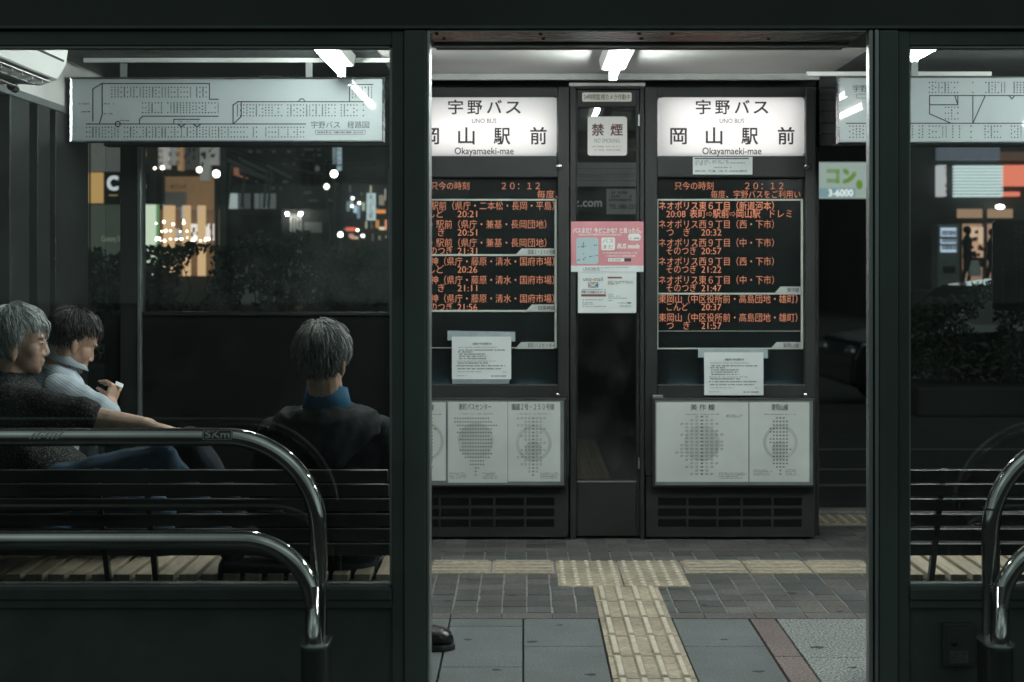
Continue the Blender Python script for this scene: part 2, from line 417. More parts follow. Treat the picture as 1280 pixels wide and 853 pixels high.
# door posts with steel edge trim
part('post', MB().box(X(505.5, WALL_D), X(533, WALL_D), y0-.01, y1, 0, zo-.001), m_post, wall, .004)
part('steel_trim', MB().box(X(533, WALL_D)+.0005, X(537, WALL_D), y0-.004, y1+.004, 0, zo-.001), m_steel_v, wall, .002)
part('post', MB().box(X(1098, WALL_D), X(1122, WALL_D), y0-.01, y1, 0, zo-.001), m_post, wall, .004)
part('steel_trim', MB().box(X(1085.5, WALL_D), X(1090.5, WALL_D), y0-.008, y0+.03, 0, zo-.001), m_steel_v, wall, .002)
part('steel_trim', MB().box(X(1092.5, WALL_D), X(1097, WALL_D), y0-.014, y0+.08, 0, zo-.001), m_steel_v, wall, .002)
part('trim_groove', MB().box(X(1090.5, WALL_D)+.0004, X(1092.5, WALL_D)-.0004, y0+.002, y0+.04, 0, zo-.001), m_black, wall)
# frames: stile, head rail, sill of each window
for (a, b, c, d) in ((-5, xl, xl, X(505, WALL_D)), (xr, 5.6, X(1122.5, WALL_D), xr)):
    fr = MB(); fr.box(c, d, y0, y1, 0, zo-.0015); part('window_stile', fr, m_panel, wall, .003)
    part('window_head', MB().box(a, b, y0+.004, y1, zt, zo-.0015), m_panel, wall, .003)
    part('window_sill', MB().box(a, b, y0-.012, y1, zb-.034, zb).box(a, b, y0-.004, y1, zb-.06, zb-.036), m_panel, wall, .003)
    part('lower_panel', MB().box(a, b, y0+.012, y1-.01, 0, zb-.061), m_panel, wall)
    bead = MB()
    e = c if a < 0 else d
    if a < 0: bead.box(xl-.008, xl-.0005, y0+.012, y0+.05, zb, zt)
    else: bead.box(xr+.0005, xr+.006, y0+.012, y0+.05, zb, zt)
    bead.box(a, b, y0+.012, y0+.05, zt-.006, zt-.0005); bead.box(a, b, y0+.012, y0+.05, zb+.0005, zb+.006)
    part('glazing_bead', bead, m_alu, wall)
    part('window_glass', MB().box(a, b-.001, y0+.028, y0+.034, zb+.001, zt-.001), m_glass, wall)

# ================================================================== roof, side walls, back wall
CEIL = 2.465
roof = thing('shelter_roof', 'pale painted flat ceiling of the bus shelter with faint stains', 'ceiling', (.8, 6.4, CEIL))
part('ceiling_panel', MB().box(-2.34, 3.75, WALL_D+.362, 8.75, CEIL, CEIL+.03), m_ceiling, roof)
part('ceiling_panel', MB().box(-2.5, 4.0, WALL_D+.362, 9.0, CEIL+.032, 2.9), m_header, roof)
part('dark_cladding', MB().box(-2.24, -.69, 6.52, 8.06, CEIL-.0035, CEIL-.001), m_ribbed, roof)
part('dark_cladding', MB().box(1.62, 3.69, 6.9, 8.06, CEIL-.0035, CEIL-.001), M('grey_cladding', (.11, .12, .118), .6, var=.2, stain=.3), roof)
part('cover_strip', MB().box(-.68, 1.56, 7.955, 7.995, CEIL-.035, CEIL-.001), m_cover, roof, .004)

sw = thing('shelter_side_wall', 'dark framed glazed end wall of the shelter under a pale header strip beside the air conditioner', 'wall', (-2.28, 6.4, 0))
HZ = 2.232
part('header', MB().box(-2.32, -2.25, WALL_D+.365, 8.06, HZ, CEIL-.001), m_ceiling, sw, .004)
part('bottom_rail', MB().box(-2.32, -2.24, WALL_D+.11, 8.06, HZ-.036, HZ-.001), m_alu, sw, .004)
part('lower_panel', MB().box(-2.32, -2.25, WALL_D+.11, 8.06, 0, .55), m_black, sw)
for a, b in ((4.57, 4.7), (5.5, 5.6), (6.6, 6.86), (6.98, 7.16), (7.25, 7.79)):
    part('post', MB().box(-2.32, -2.24, a, b, .551, HZ-.037), m_inner, sw, .004)
part('window_glass', MB().box(-2.29, -2.284, 4.7, 8.0, .552, HZ-.038), m_glass, sw)

BW = 8.07
bw = thing('shelter_back_wall', 'dark rear wall of the shelter with a wide pane over a solid black panel behind the seated men', 'wall', (-1.3, BW, 0))
kx0 = -.672
part('post', MB().box(X(150, BW), X(172, BW), BW, BW+.1, 0, 2.088), m_inner, bw, .004)
part('steel_trim', MB().box(X(172.3, BW), X(177, BW), BW-.01, BW+.09, 0, 2.088), m_alu, bw, .003)
part('lower_panel', MB().box(-2.24, X(150, BW)-.001, BW+.02, BW+.09, 0, 1.185), m_kiosk_dark, bw)
part('window_glass', MB().box(-2.24, X(150, BW)-.001, BW+.04, BW+.046, 1.186, 2.087), m_glass, bw)
part('lower_panel', MB().box(X(177, BW)+.001, kx0, BW+.02, BW+.09, 0, 1.185), m_kiosk_dark, bw)
part('sill', MB().box(X(177, BW)+.001, kx0, BW, BW+.1, 1.186, 1.205), m_inner, bw, .003)
part('window_glass', MB().box(X(177, BW)+.001, kx0, BW+.04, BW+.046, 1.206, 2.087), m_glass, bw)
part('post', MB().box(kx0-.055, kx0-.001, BW-.005, BW+.1, 1.206, 2.087), m_inner, bw, .003)
rb = MB()
for k in range(6):
    z = 2.09+k*.0615; rb.box(-2.24, kx0, BW, BW+.1, z+.004, z+.0605)
rb.box(-2.24, kx0, BW+.01, BW+.1, 2.09, CEIL-.001)
part('ribbed_header', rb, m_ribbed, bw, .003)
rb = MB()
for k in range(6):
    z = 2.09+k*.0615; rb.box(1.58, 3.7, BW, BW+.1, z+.004, z+.0605)
rb.box(1.58, 3.7, BW+.01, BW+.1, 2.09, CEIL-.001)
rh = thing('shelter_rear_header', 'dark ribbed header band behind the right route board above the open side', 'header', (2.6, BW, 2.09))
part('ribbed_panel', rb, m_ribbed, rh, .003)
rs = thing('shelter_end_wall', 'far right glazed end wall of the shelter past the slatted bench', 'wall', (3.72, 6.4, 0))
part('header', MB().box(3.70, 3.77, WALL_D+.365, 8.06, 2.14, CEIL-.001), m_ceiling, rs)
part('lower_panel', MB().box(3.70, 3.77, WALL_D+.11, 8.06, 0, .55), m_black, rs)
for a, b in ((4.57, 4.7), (6.2, 6.3), (7.98, 8.06)): part('post', MB().box(3.69, 3.77, a, b, .551, 2.139), m_post, rs)
part('window_glass', MB().box(3.73, 3.736, 4.7, 7.98, .552, 2.138), m_glass, rs)

# ================================================================== ceiling lights
def fixture(x, yf, label):
    t = thing('fluorescent_light', label, 'ceiling light', (x, yf-.625, CEIL), 'fluorescent lights under the shelter ceiling')
    b = MB(); b.prism([(x-.068, CEIL-.001), (x-.058, CEIL-.055), (x+.058, CEIL-.055), (x+.068, CEIL-.001)], yf-1.25, yf-.02)
    part('housing', b, m_white, t, .003)
    part('tube', MB().tube([(x, yf-1.23, CEIL-.088), (x, yf-.04, CEIL-.088)], .0165, 14), m_tube, t)
    c = MB()
    for y in (yf-1.245, yf-.045): c.box(x-.02, x+.02, y, y+.03, CEIL-.108, CEIL-.0555)
    part('lamp_holder', c, m_white, t, .004)
    part('reflector', MB().quad((x-.042, yf-1.24, CEIL-.0565), (x+.042, yf-1.24, CEIL-.0565), (x+.042, yf-.03, CEIL-.0565), (x-.042, yf-.03, CEIL-.0565)), m_white, t)
    return t
fixture(-.66, 6.2, 'fluorescent tube light of the near row, over the man in the hooded jacket')
fixture(.65, 6.2, 'fluorescent tube light of the near row, over the middle of the doorway')
fixture(1.96, 6.2, 'fluorescent tube light of the near row, over the empty bench')
fixture(3.27, 6.2, 'added unseen tube light extending the near row, beside the far end wall')  # extra lamp out of view, added to lift the right hand side
fixture(3.05, 7.45, 'added unseen tube light extending the rear row, beside the far end wall')  # extra lamp out of view, added to brighten the right route board
fixture(-.874, 7.31, 'fluorescent tube light over the seated men above the end of the left route board')
fixture(.44, 7.45, 'fluorescent tube light on the ceiling right over the no smoking door')
fixture(1.74, 6.78, 'fluorescent tube light above the right hand route board, mostly behind the door post')
# ================================================================== display kiosks (built on the plane D = 8.0, photo pixels as drawing units)
KD = 8.0; KS = FPX/KD
kx = lambda px: (px-VX)/KS
kz = lambda py: EYE-(py-VY)/KS
m_signface = None
def sign_face():
    m = bpy.data.materials.new('translucent_sign_acrylic'); m.use_nodes = True; nt = m.node_tree; nt.nodes.clear()
    o = nt.nodes.new('ShaderNodeOutputMaterial'); t = nt.nodes.new('ShaderNodeBsdfTranslucent'); d = nt.nodes.new('ShaderNodeBsdfDiffuse'); a = nt.nodes.new('ShaderNodeAddShader')
    t.inputs[0].default_value = (.61, .60, .59, 1); d.inputs[0].default_value = (.22, .235, .235, 1)
    nt.links.new(t.outputs[0], a.inputs[0]); nt.links.new(d.outputs[0], a.inputs[1]); nt.links.new(a.outputs[0], o.inputs[0]); return m
m_face = sign_face()
m_liner = M('sign_box_liner', (.8, .82, .84), .6, var=.02)
m_trim = M('pale_display_trim', (.50, .55, .50), .4, var=.08)
m_tab = M('route_tab_grey', (.42, .46, .44), .45, var=.06)
m_tape = M('clear_tape', (.30, .37, .39), .35, var=.15, scale=20)
m_case = M('timetable_case_frame', (.17, .20, .205), .38, .4, var=.15)
m_sign_ink = M('sign_black', (.012, .013, .014), .5)
m_glow = E('display_lamp', (.55, .78, 1.), 30.)

def dashes(mb, x0, x1, z, h, y, fill=.75, p=.011, clump=5):
    "a line of print too small to read"
    x = x0; 
    while x < x1:
        n = random.randint(2, clump); w = min(n*p, x1-x)
        mb.rect(x, x+w*fill, z-h/2, z+h/2, y); x += w+p*random.choice((.3, .5, 1.))

def dense(mb, x0, x1, z, h, y, p):
    "a line of small print broken into separate marks"
    x = x0
    while x < x1-p*.5:
        if random.random() < .86:
            a = random.uniform(.45, .85)*p; t = random.random()
            if t < .5: mb.rect(x, x+a, z-h*.5, z-h*.12, y); mb.rect(x+a*.2, x+a*.8, z+h*.05, z+h*.5, y)
            elif t < .8: mb.rect(x, x+a*.35, z-h*.5, z+h*.5, y); mb.rect(x+a*.6, x+a, z-h*.4, z+h*.4, y)
            else: mb.rect(x, x+a, z-h*.45, z+h*.4, y)
        x += p

def kiosk(dx, label, rows, tabs, sheets, tubes, left_edge, right_edge, side_px):
    q = lambda px: kx(px+dx)
    t = thing('bus_information_kiosk', label, 'kiosk', ((q(left_edge)+q(right_edge))/2, KD, 0), 'bus information kiosks')
    L, Rr = q(left_edge), q(right_edge); yb = KD+.13; top = kz(108.5)
    fx0, fx1 = q(822), q(1006.5); sx0, sx1 = q(824.5), q(1005.5)
    sz0, sz1, dz0, dz1 = kz(195), kz(122), kz(481), kz(222)
    # carcass
    part('cabinet', MB().box(L, q(side_px), yb, KD+.5, 0, top), m_kiosk, t, .006)
    f = MB()
    f.box(L, fx0-.001, KD, yb-.001, .34, top); f.box(fx1+.001, Rr, KD, yb-.001, .34, top)
    f.box(fx0-.0008, fx1+.0008, KD+.002, yb-.001, sz1, top-.001)
    f.box(fx0-.0008, fx1+.0008, KD+.002, yb-.001, dz1, sz0)
    f.box(fx0-.0008, fx1+.0008, KD+.002, KD+.028, .341, dz0); f.box(fx0-.0008, fx1+.0008, KD+.0285, yb-.001, .341, dz0-.03)
    part('front_frame', f, m_kiosk, t, .006)
    part('plinth', MB().box(L+.005, Rr-.005, KD+.008, yb-.001, .012, .339), m_kiosk, t, .004)
    v = MB()
    cols = (821.5, 859.5, 897, 927.5, 966, 1004)
    for r in range(3):
        for a, b in zip(cols, cols[1:]): v.box(q(a)+.006, q(b)-.006, KD+.0055, KD+.02, kz(632+13.4*r), kz(622.5+13.4*r))
    part('vent', v, m_kiosk_dark, t, .002)
    # lit sign
    s = part('sign_box', MB().box(sx0, sx1, yb-.012, yb-.002, sz0+.001, sz1-.001).box(sx0, sx1, KD+.02, yb-.0125, sz0+.0005, sz0+.003).box(sx0, sx1, KD+.02, yb-.0125, sz1-.003, sz1-.0005), m_liner, t)
    tb = MB()
    for z in tubes: tb.tube([(sx0+.03, KD+.085, (sz0+sz1)/2+z), (sx1-.03, KD+.085, (sz0+sz1)/2+z)], .013, 10)
    part('sign_lamp', tb, E('sign_lamp', (1., .945, .94), 7.2), s)
    fc = part('sign_face', MB().plate(sx0, sx1, sz0, sz1, KD-.003, .022, .004), m_face, t)
    w = MB(); yw = KD-.0042
    for ch, c in zip('宇野バス', (879, 903, 927.5, 951)): write(w, ch, q(c-9), q(c+9), kz(134.3), 19.5/KS, yw, .014)
    write(w, 'UNO BUS', q(899.5), q(930), kz(151.2), 8/KS, yw, .0)
    for ch, c in zip('岡山駅前', (848, 892.5, 937, 982.5)): write(w, ch, q(c-10), q(c+10), kz(170.3), 23/KS, yw, .016)
    write(w, 'Okayamaeki-mae', q(878), q(951.5), kz(188.6), 12/KS, yw, .008)
    part('lettering', w, m_sign_ink, fc)
    # departure display
    d = part('display', MB().box(fx0-.0005, fx1+.0005, KD+.05, KD+.06, dz0-.029, dz1), m_screen, t)
    tr = MB(); yt = KD+.044
    for py, wd in ((249.5, 2.0),)+tabs['rules']: tr.box(fx0+.002, fx1-.004, yt, yt+.005, kz(py+wd/2), kz(py-wd/2))
    tr.box(q(1003), q(1006), yt, yt+.0045, kz(436), kz(249.5)); tr.box(q(822.6), q(823.8), yt, yt+.0045, kz(436), kz(249.5))
    part('display_trim', tr, m_trim, d)
    tg = MB(); tw = MB()
    for py, s_, a, b in tabs['tabs']:
        tg.prism([(q(a-16), kz(py+4.2)), (q(1002.5), kz(py+4.2)), (q(1002.5), kz(py-4.2)), (q(a-8), kz(py-4.2))], yt-.004, yt+.0005)
        write(tw, s_, q(a), q(b), kz(py), 6.4/KS, yt-.0048, .006)
    part('route_tab', tg, m_tab, d); part('tab_lettering', tw, m_ink, d)
    lw = MB()
    for py, s_, a, b in rows: write(lw, s_, q(a), q(b), kz(py), (11.8 if py > 250 else 11)/KS, yt+.001, 0 if ('河' in s_ or '⇨' in s_) else -.011)
    part('led_lettering', lw, m_led, d)
    part('panel_lamp', MB().box(q(838), q(872), KD+.030, KD+.045, dz0-.028, dz0-.02).box(q(955), q(990), KD+.030, KD+.045, dz0-.028, dz0-.02), m_glow, d)
    part('display_edge', MB().box(fx0, fx1, KD-.0015, KD+.001, dz0-.0035, dz0-.0005), m_alu, d)
    # lock, camera dots
    lk = part('lock', MB().lathe((0, 0, 0), [(.0001, 0), (.011, 0), (.016, -.004), (.0165, -.012)], 16), m_chrome, t)
    lk.data.transform(Matrix.Translation((q(1008.5), KD-.012, kz(208.5))) @ Matrix.Rotation(R(90), 4, 'X'))
    # timetable case
    cx0, cx1, cz0, cz1 = q(814), q(1017), kz(608), kz(497)
    part('timetable_case', MB().box(cx0, cx1, KD-.045, KD-.001, cz0, cz1), m_kiosk, t, .006)
    case = part('case_tray', MB().box(q(818), q(1014), KD-.047, KD-.0455, kz(605), kz(500)), m_case, t)
    part('case_hinge', MB().box(q(815), q(828), KD-.04, KD-.004, kz(497)+.0005, kz(493.5)), m_alu, t, .002)
    lk = part('case_lock', MB().lathe((0, 0, 0), [(.0001, 0), (.009, 0), (.013, -.004), (.013, -.012)], 14), m_chrome, t)
    lk.data.transform(Matrix.Translation((q(1006), KD-.02, kz(494.0))) @ Matrix.Rotation(R(90), 4, 'X'))
    for sh in sheets: sh(q, case)
    sc = MB()
    for px in (820.5, 1011.5):
        for py in (502.5, 602): sc.lathe((q(px), KD-.0485, kz(py)), [(.0001, .0), (.0055, .001), (.0055, .002)], 8)
    part('case_screw', sc, m_ink, case)
    return t

def timetable(q, case, x0, x1, ztop, zbot, title, ta, tb, cx, rowh, counts, cw, ring, qr=None, sub=None, two=False, notes=()):
    y = KD-.0485
    sh = part('timetable_sheet', MB().box(q(x0), q(x1), y, y+.0008, kz(zbot), kz(ztop)), m_paper2, case)
    w = MB(); wm = MB(); gy = MB()
    if len(title) > 3: write(w, title, q(ta), q(tb), kz(ztop+6.3), 8.8/KS, y-.0012, .004)
    else:
        n = len(title)
        for i, ch in enumerate(title):
            c = ta+(tb-ta)*(i/(n-1) if n > 1 else 0); write(w, ch, q(c-4), q(c+4), kz(ztop+6.3), 8.6/KS, y-.0012, .004)
    if ring:
        rx, rz, ro, ri = ring; n = 40
        def ann(a0, a1, r0, r1, cxx=rx, czz=rz):
            for k in range(n):
                A, B = R(a0+(a1-a0)*k/n), R(a0+(a1-a0)*(k+1)/n)
                pt = lambda r, a: (q(cxx)+r/KS*math.cos(a), y-.0006, kz(czz)+r/KS*math.sin(a))
                wm.add([pt(r0, A), pt(r1, A), pt(r1, B), pt(r0, B)], [(0,1,2,3)])
        ann(0, 360, ri, ro)
        if ro-ri < 8: ann(0, 360, .01, ro*.46, rx-.6, rz+8)
    z = ztop+15
    dense(gy, q(cx-20), q(cx+22), kz(z), 1.1/KS, y-.0012, .0055)
    for r, (a, b) in enumerate(counts):
        z = rowh[0]+rowh[1]*r
        for i in range(-a, b+1):
            h = 1.5/KS; c = q(cx)+i*cw/KS; ww = cw*.27/KS
            tgt = w if i == 0 else gy
            for s_ in (-1, 1):
                if two and i: 
                    tgt.rect(c-ww*1.25, c+ww*(1.2 if s_ > 0 else .9), kz(z)+s_*h*.5-.0009, kz(z)+s_*h*.5+.001, y-.0012)
                else: tgt.rect(c+s_*ww*.55-ww*.38, c+s_*ww*.55+ww*.38, kz(z)-h*.62, kz(z)+h*.62, y-.0012)
    for a, b, z in notes: dense(gy, q(a), q(b), kz(z), 1.0/KS, y-.0012, .0045)
    if w.v: part('lettering', w, m_ink, sh)
    if gy.v: part('small_print', gy, m_ink, sh)
    if wm.v: part('printed_ring', wm, m_watermark, sh)

def notes_at(x, z, n, w): return [(x, x+w*random.uniform(.7, 1), z+2.1*i) for i in range(n)]

rows_r = [(232, '只今の時刻', 844.5, 893), (232, '２０：１２', 933, 981), (242.7, '毎度、宇野バスをご利用い', 890, 1002.3)]
def add_rows(dst, items):
    for it in items: dst.append(it)
add_rows(rows_r, [
    (257, 'ネオポリス東６丁目（新道河本）', 824.6, 969), (267, '20:08', 834, 858), (267, '表町⇨駅前⇨岡山駅', 863.5, 952), (267, 'ドレミ', 964.5, 991.5),
    (280.3, 'ネオポリス西９丁目（西・下市）', 824.6, 969), (290.2, 'つ　ぎ', 834.5, 864), (290.2, '20:32', 878, 903),
    (303.5, 'ネオポリス西９丁目（中・下市）', 824.6, 969), (313.5, 'そのつぎ', 834, 872), (313.5, '20:57', 878, 903),
    (327, 'ネオポリス西９丁目（西・下市）', 824.6, 969), (336.8, 'そのつぎ', 834, 872), (336.8, '21:22', 878, 903),
    (350.3, 'ネオポリス東６丁目（中・下市）', 824.6, 969), (360.2, 'そのつぎ', 834, 872), (360.2, '21:47', 878, 903),
    (374.2, '東岡山（中区役所前・高島団地・雄町）', 824.6, 998.5), (384, 'こんど', 834.5, 861.5), (384, '20:37', 878, 903),
    (397.6, '東岡山（中区役所前・高島団地・雄町）', 824.6, 998.5), (407.5, 'つ　ぎ', 834.5, 864), (407.5, '21:57', 878, 903)])
o = 309.5
rows_l = [(232, '只今の時刻', 538+o, 586+o), (232, '２０：１２', 627+o, 675+o), (242.7, '毎度、', 671.5+o, 697.5+o),
    (257, '駅前（県庁・二本松・長岡・平島）', 538+o, 693+o), (267, 'こんど', 522+o, 554.5+o), (267, '20:21', 571.5+o, 596+o),
    (280.3, '・駅前（県庁・兼基・長岡団地）', 538+o, 683+o), (290.2, 'つ　ぎ', 524+o, 556+o), (290.2, '20:51', 571.5+o, 596+o),
    (303.5, '・駅前（県庁・兼基・長岡団地）', 538+o, 683+o), (313.5, 'そのつぎ', 527.5+o, 565.5+o), (313.5, '21:31', 571.5+o, 596+o),
    (327, '神（県庁・藤原・清水・国府市場）', 538+o, 693+o), (336.8, 'こんど', 522+o, 554.5+o), (336.8, '20:26', 571.5+o, 596+o),
    (350.3, '神（県庁・藤原・清水・国府市場）', 538+o, 693+o), (360.2, 'つ　ぎ', 524+o, 556+o), (360.2, '21:11', 571.5+o, 596+o),
    (373.6, '神（県庁・藤原・清水・国府市場）', 538+o, 693+o), (384, 'そのつぎ', 527.5+o, 565.5+o), (384, '21:56', 571.5+o, 596+o)]
cnt = lambda n, lo, hi, taper=True: [(max(0, round(random.uniform(lo, hi)*min(1, (i+1)/3, (n-i)/5))), max(0, round(random.uniform(lo, hi)*min(1, (i+1)/3, (n-i)/5)))) for i in range(n)]
sheets_r = [
    lambda q, c: timetable(q, c, 819.5, 933.8, 502, 601, '美作線', 866, 888, 876, (520, 4.45), [(1, 1), (2, 2), (4, 3), (3, 2), (3, 3), (4, 4), (3, 2), (3, 4), (4, 4), (4, 4), (5, 3), (4, 3), (3, 2), (2, 3), (3, 2), (1, 1), (2, 2)], 6.2, (876, 553, 22.5, 1), two=True, notes=notes_at(906, 518, 2, 26)+notes_at(897, 590, 4, 34)),
    lambda q, c: timetable(q, c, 935, 1009.5, 502, 601, '東岡山線', 962.5, 983, 973.5, (521.5, 4.35), [(1, 1), (2, 2), (2, 2), (3, 2), (3, 2), (2, 2), (3, 2), (3, 2), (2, 2), (2, 3), (2, 2), (2, 2), (2, 2), (2, 2), (1, 1), (0, 0), (0, 0)], 4.1, (973.5, 552, 21.7, 17.6), notes=notes_at(940, 586, 4, 24)+notes_at(980, 586, 4, 18))]
sheets_l = [
    lambda q, c: timetable(q, c, 504+o, 557.8+o, 502, 599.5, '線', 537+o, 541+o, 531+o, (522, 4.35), [(1, 2), (1, 2), (2, 2), (2, 3), (1, 2), (2, 2), (2, 2), (1, 2), (2, 2), (1, 2), (2, 2), (2, 2), (1, 2), (0, 1), (0, 2)], 4.6, (531+o, 551, 24.5, 20.5)) if False else timetable(q, c, 504+o, 557.8+o, 502, 599.5, '四御神線', 521+o, 543+o, 531+o, (522, 4.35), [(1, 2), (1, 2), (2, 2), (2, 3), (1, 2), (2, 2), (2, 2), (1, 2), (2, 2), (1, 2), (2, 2), (2, 2), (1, 2), (0, 1), (0, 2)], 4.6, (531+o, 551, 24.5, 20.5)),
    lambda q, c: timetable(q, c, 560.5+o, 634.5+o, 501.5, 602, '表町バスセンター', 574+o, 614.5+o, 595+o, (522, 4.4), [(8, 5), (8, 6), (7, 8), (6, 6), (7, 6), (5, 5), (6, 6), (5, 6), (5, 6), (6, 5), (5, 6), (4, 5), (2, 3), (2, 3), (0, 1), (0, 0), (0, 0)], 3.2, (595+o, 550, 22.5, .5), notes=notes_at(562+o, 590, 4, 24)+notes_at(604+o, 590, 4, 19)),
    lambda q, c: timetable(q, c, 635.2+o, 700+o, 501.5, 600.5, '国道２号・２５０号線', 640+o, 692.5+o, 666.5+o, (522, 4.4), [(4, 3), (2, 2), (4, 2), (2, 3), (2, 2), (3, 1), (2, 2), (1, 3), (2, 2), (3, 3), (3, 2), (4, 2), (2, 2), (3, 2), (1, 1), (1, 1), (0, 0)], 4.7, (667+o, 553, 22.5, 18.3), two=True, notes=notes_at(675+o, 590, 4, 23))]
kiosk(0, 'dark bus information kiosk with an evenly lit station sign, right of the no smoking door', rows_r,
      {'rules': ((367.5, 2.0), (436.5, 1.6), (414.5, .5)), 'tabs': ((362.8, '美作線', 985.5, 1000.5), (432.6, '東岡山線', 980.5, 1000.5))}, sheets_r, (.062, -.062), 806.5, 1020, 1030)
kiosk(-o, 'dark bus information kiosk whose bluish station sign is cut off by the doorway post', rows_l,
      {'rules': ((319, 2.2), (389.2, 2.4), (435.5, 1.0)), 'tabs': ((315, '国道２・２５０号線', 660+o, 694+o), (385.3, '四御神線', 673+o, 694+o), (432.5, '表町バスセンター', 659.5+o, 694+o))}, sheets_l, (-.035, .005), 806.5, 1021, 1021.4)

# ------------------------------------------------------------------ door between the kiosks
q = kx
dr = thing('glazed_door', 'narrow dark glazed door between the two bus information kiosks', 'door', (kx(759), KD+.03, 0))
yd = KD+.03
a, b = kx(712.8), kx(805.6)
part('door_frame', MB().box(a, a+.03, yd-.02, yd+.12, 0, kz(108)).box(b-.022, b, yd-.02, yd+.12, 0, kz(108)).box(a+.0305, b-.0225, yd-.02, yd+.12, kz(111), kz(108)), m_kiosk, dr, .003)
part('door_head', MB().box(a-.005, b+.004, yd-.03, yd+.1, kz(108)+.001, kz(103.5)), m_cover, dr, .002)
a2, b2 = a+.031, b-.023
gx0, gx1, gz0, gz1 = kx(722), kx(796), kz(601.5), kz(133)
lf = MB()
lf.box(a2, gx0, yd, yd+.04, .015, kz(111.5)); lf.box(gx1, b2, yd, yd+.04, .015, kz(111.5))
lf.box(gx0+.0005, gx1-.0005, yd+.001, yd+.04, gz1, kz(111.5)); lf.box(gx0+.0005, gx1-.0005, yd+.001, yd+.04, .015, gz0)
part('door_leaf', lf, m_kiosk, dr, .003)
part('kick_strip', MB().box(gx0-.002, gx1+.002, yd-.003, yd-.0005, kz(604), kz(602.3)), m_alu, dr)
part('door_glass', MB().box(gx0+.0006, gx1-.0006, yd+.018, yd+.024, gz0+.001, gz1-.001), m_glass, dr)
hd = MB()
for z in (kz(150), kz(580)): hd.tube([(b2-.004, yd-.008, z-.03), (b2-.004, yd-.008, z+.03)], .007, 8)
part('hinge', hd, m_alu, dr)
st = MB().plate(kx(728), kx(790), kz(126.5), kz(115), yd-.0025, .008, .0015)
s_ = part('camera_sticker', st, M('sticker_cream', (.74, .72, .66), .5, var=.04), dr)
part('lettering', write(MB(), '24時間監視カメラ作動中', kx(730), kx(788), kz(120.8), 7.6/KS, yd-.0032, .002), m_ink, s_)
t = tag(MB().plate(kx(735), kx(784.5), kz(194), kz(145), yd+.012, .014, .004).build('no_smoking_sign', M('sign_white', (.66, .65, .63), .45, var=.03)), 'white no smoking notice on the door glass between the kiosks', 'sign')
w = MB(); yq = yd+.0112
for ch, c in zip('禁煙', (747.8, 771.4)): write(w, ch, kx(c-7.4), kx(c+7.4), kz(161.6), 16/KS, yq, .02)
part('lettering', w, M('dark_red_ink', (.07, .022, .02), .5), t)
w = MB(); write(w, 'NO SMOKING', kx(743.5), kx(775.5), kz(175), 7.5/KS, yq, 0)
dense(w, kx(741), kx(778), kz(182.6), 2.0/KS, yq, .007); dense(w, kx(743.5), kx(776), kz(186.8), 2.0/KS, yq, .007)
part('small_lettering', w, m_inkgrey, t)
# advert board seen through the door, with a faint glow painted in
YA = 9.15
ab = thing('advert_board', 'faintly glowing advert board with a website address seen through the glazed door', 'sign', (X(760, YA), YA+.03, 0))
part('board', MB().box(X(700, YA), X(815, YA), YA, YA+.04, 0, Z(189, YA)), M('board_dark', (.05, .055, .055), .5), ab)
part('cladding_reflection', (lambda mb: [mb.box(X(701, YA), X(814, YA), YA-.012, YA-.001, Z(203.5+7.6*(k+1), YA)+.003, Z(203.5+7.6*k, YA)) for k in range(4)] and mb)(MB()), M('cladding_glow', (.6, .62, .61), .6, emit=(.6, .65, .63), estr=.07), ab)  # faint emission stands in for a bright building mirrored in the door glass
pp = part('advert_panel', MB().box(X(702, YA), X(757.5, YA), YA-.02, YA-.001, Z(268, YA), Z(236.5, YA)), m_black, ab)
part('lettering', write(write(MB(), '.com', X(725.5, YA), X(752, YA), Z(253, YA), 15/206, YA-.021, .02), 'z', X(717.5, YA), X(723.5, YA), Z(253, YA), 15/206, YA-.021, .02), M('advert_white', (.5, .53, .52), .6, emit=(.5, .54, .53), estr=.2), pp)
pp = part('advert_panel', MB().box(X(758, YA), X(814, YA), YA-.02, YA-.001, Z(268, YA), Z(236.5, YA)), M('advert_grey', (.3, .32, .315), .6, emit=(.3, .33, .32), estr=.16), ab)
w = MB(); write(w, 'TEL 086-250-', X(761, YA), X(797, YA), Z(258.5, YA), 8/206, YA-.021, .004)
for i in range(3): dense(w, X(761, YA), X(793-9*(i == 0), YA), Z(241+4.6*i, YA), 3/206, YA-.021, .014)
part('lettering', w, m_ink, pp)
# pink poster and mail flyer
m_pink = M('pink_poster', (.55, .235, .265), .4, var=.08, scale=7)
t = tag(MB().box(kx(713.8), kx(804.5), yd-.024, yd-.0225, kz(340), kz(277)).build('pink_poster', m_pink), 'pink bus service poster taped across the door between the kiosks', 'poster')
y = yd-.0248
part('poster_footer', MB().rect(kx(713.8), kx(804.5), kz(340), kz(332.2), y+.0003), m_paper, t)
w = MB(); write(w, 'バスまだ？今どこかな？と思ったら。', kx(716.5), kx(802), kz(288.3), 7.2/KS, y, .02)
write(w, 'BUS mode', kx(771.5), kx(799), kz(307.5), 8.5/KS, y, .025, slant=.2)
dense(w, kx(723), kx(778), kz(293.4), 2.2/KS, y, .007); dense(w, kx(754), kx(797), kz(316.3), 1.8/KS, y, .006); dense(w, kx(756), kx(795), kz(320), 1.8/KS, y, .006)
part('white_lettering', w, m_white, t)
part('map_panel', MB().plate(kx(720.3), kx(748), kz(330.2), kz(297.2), y, .012, .0004), M('map_blue', (.38, .50, .53), .5, var=.05), t)
w = MB()
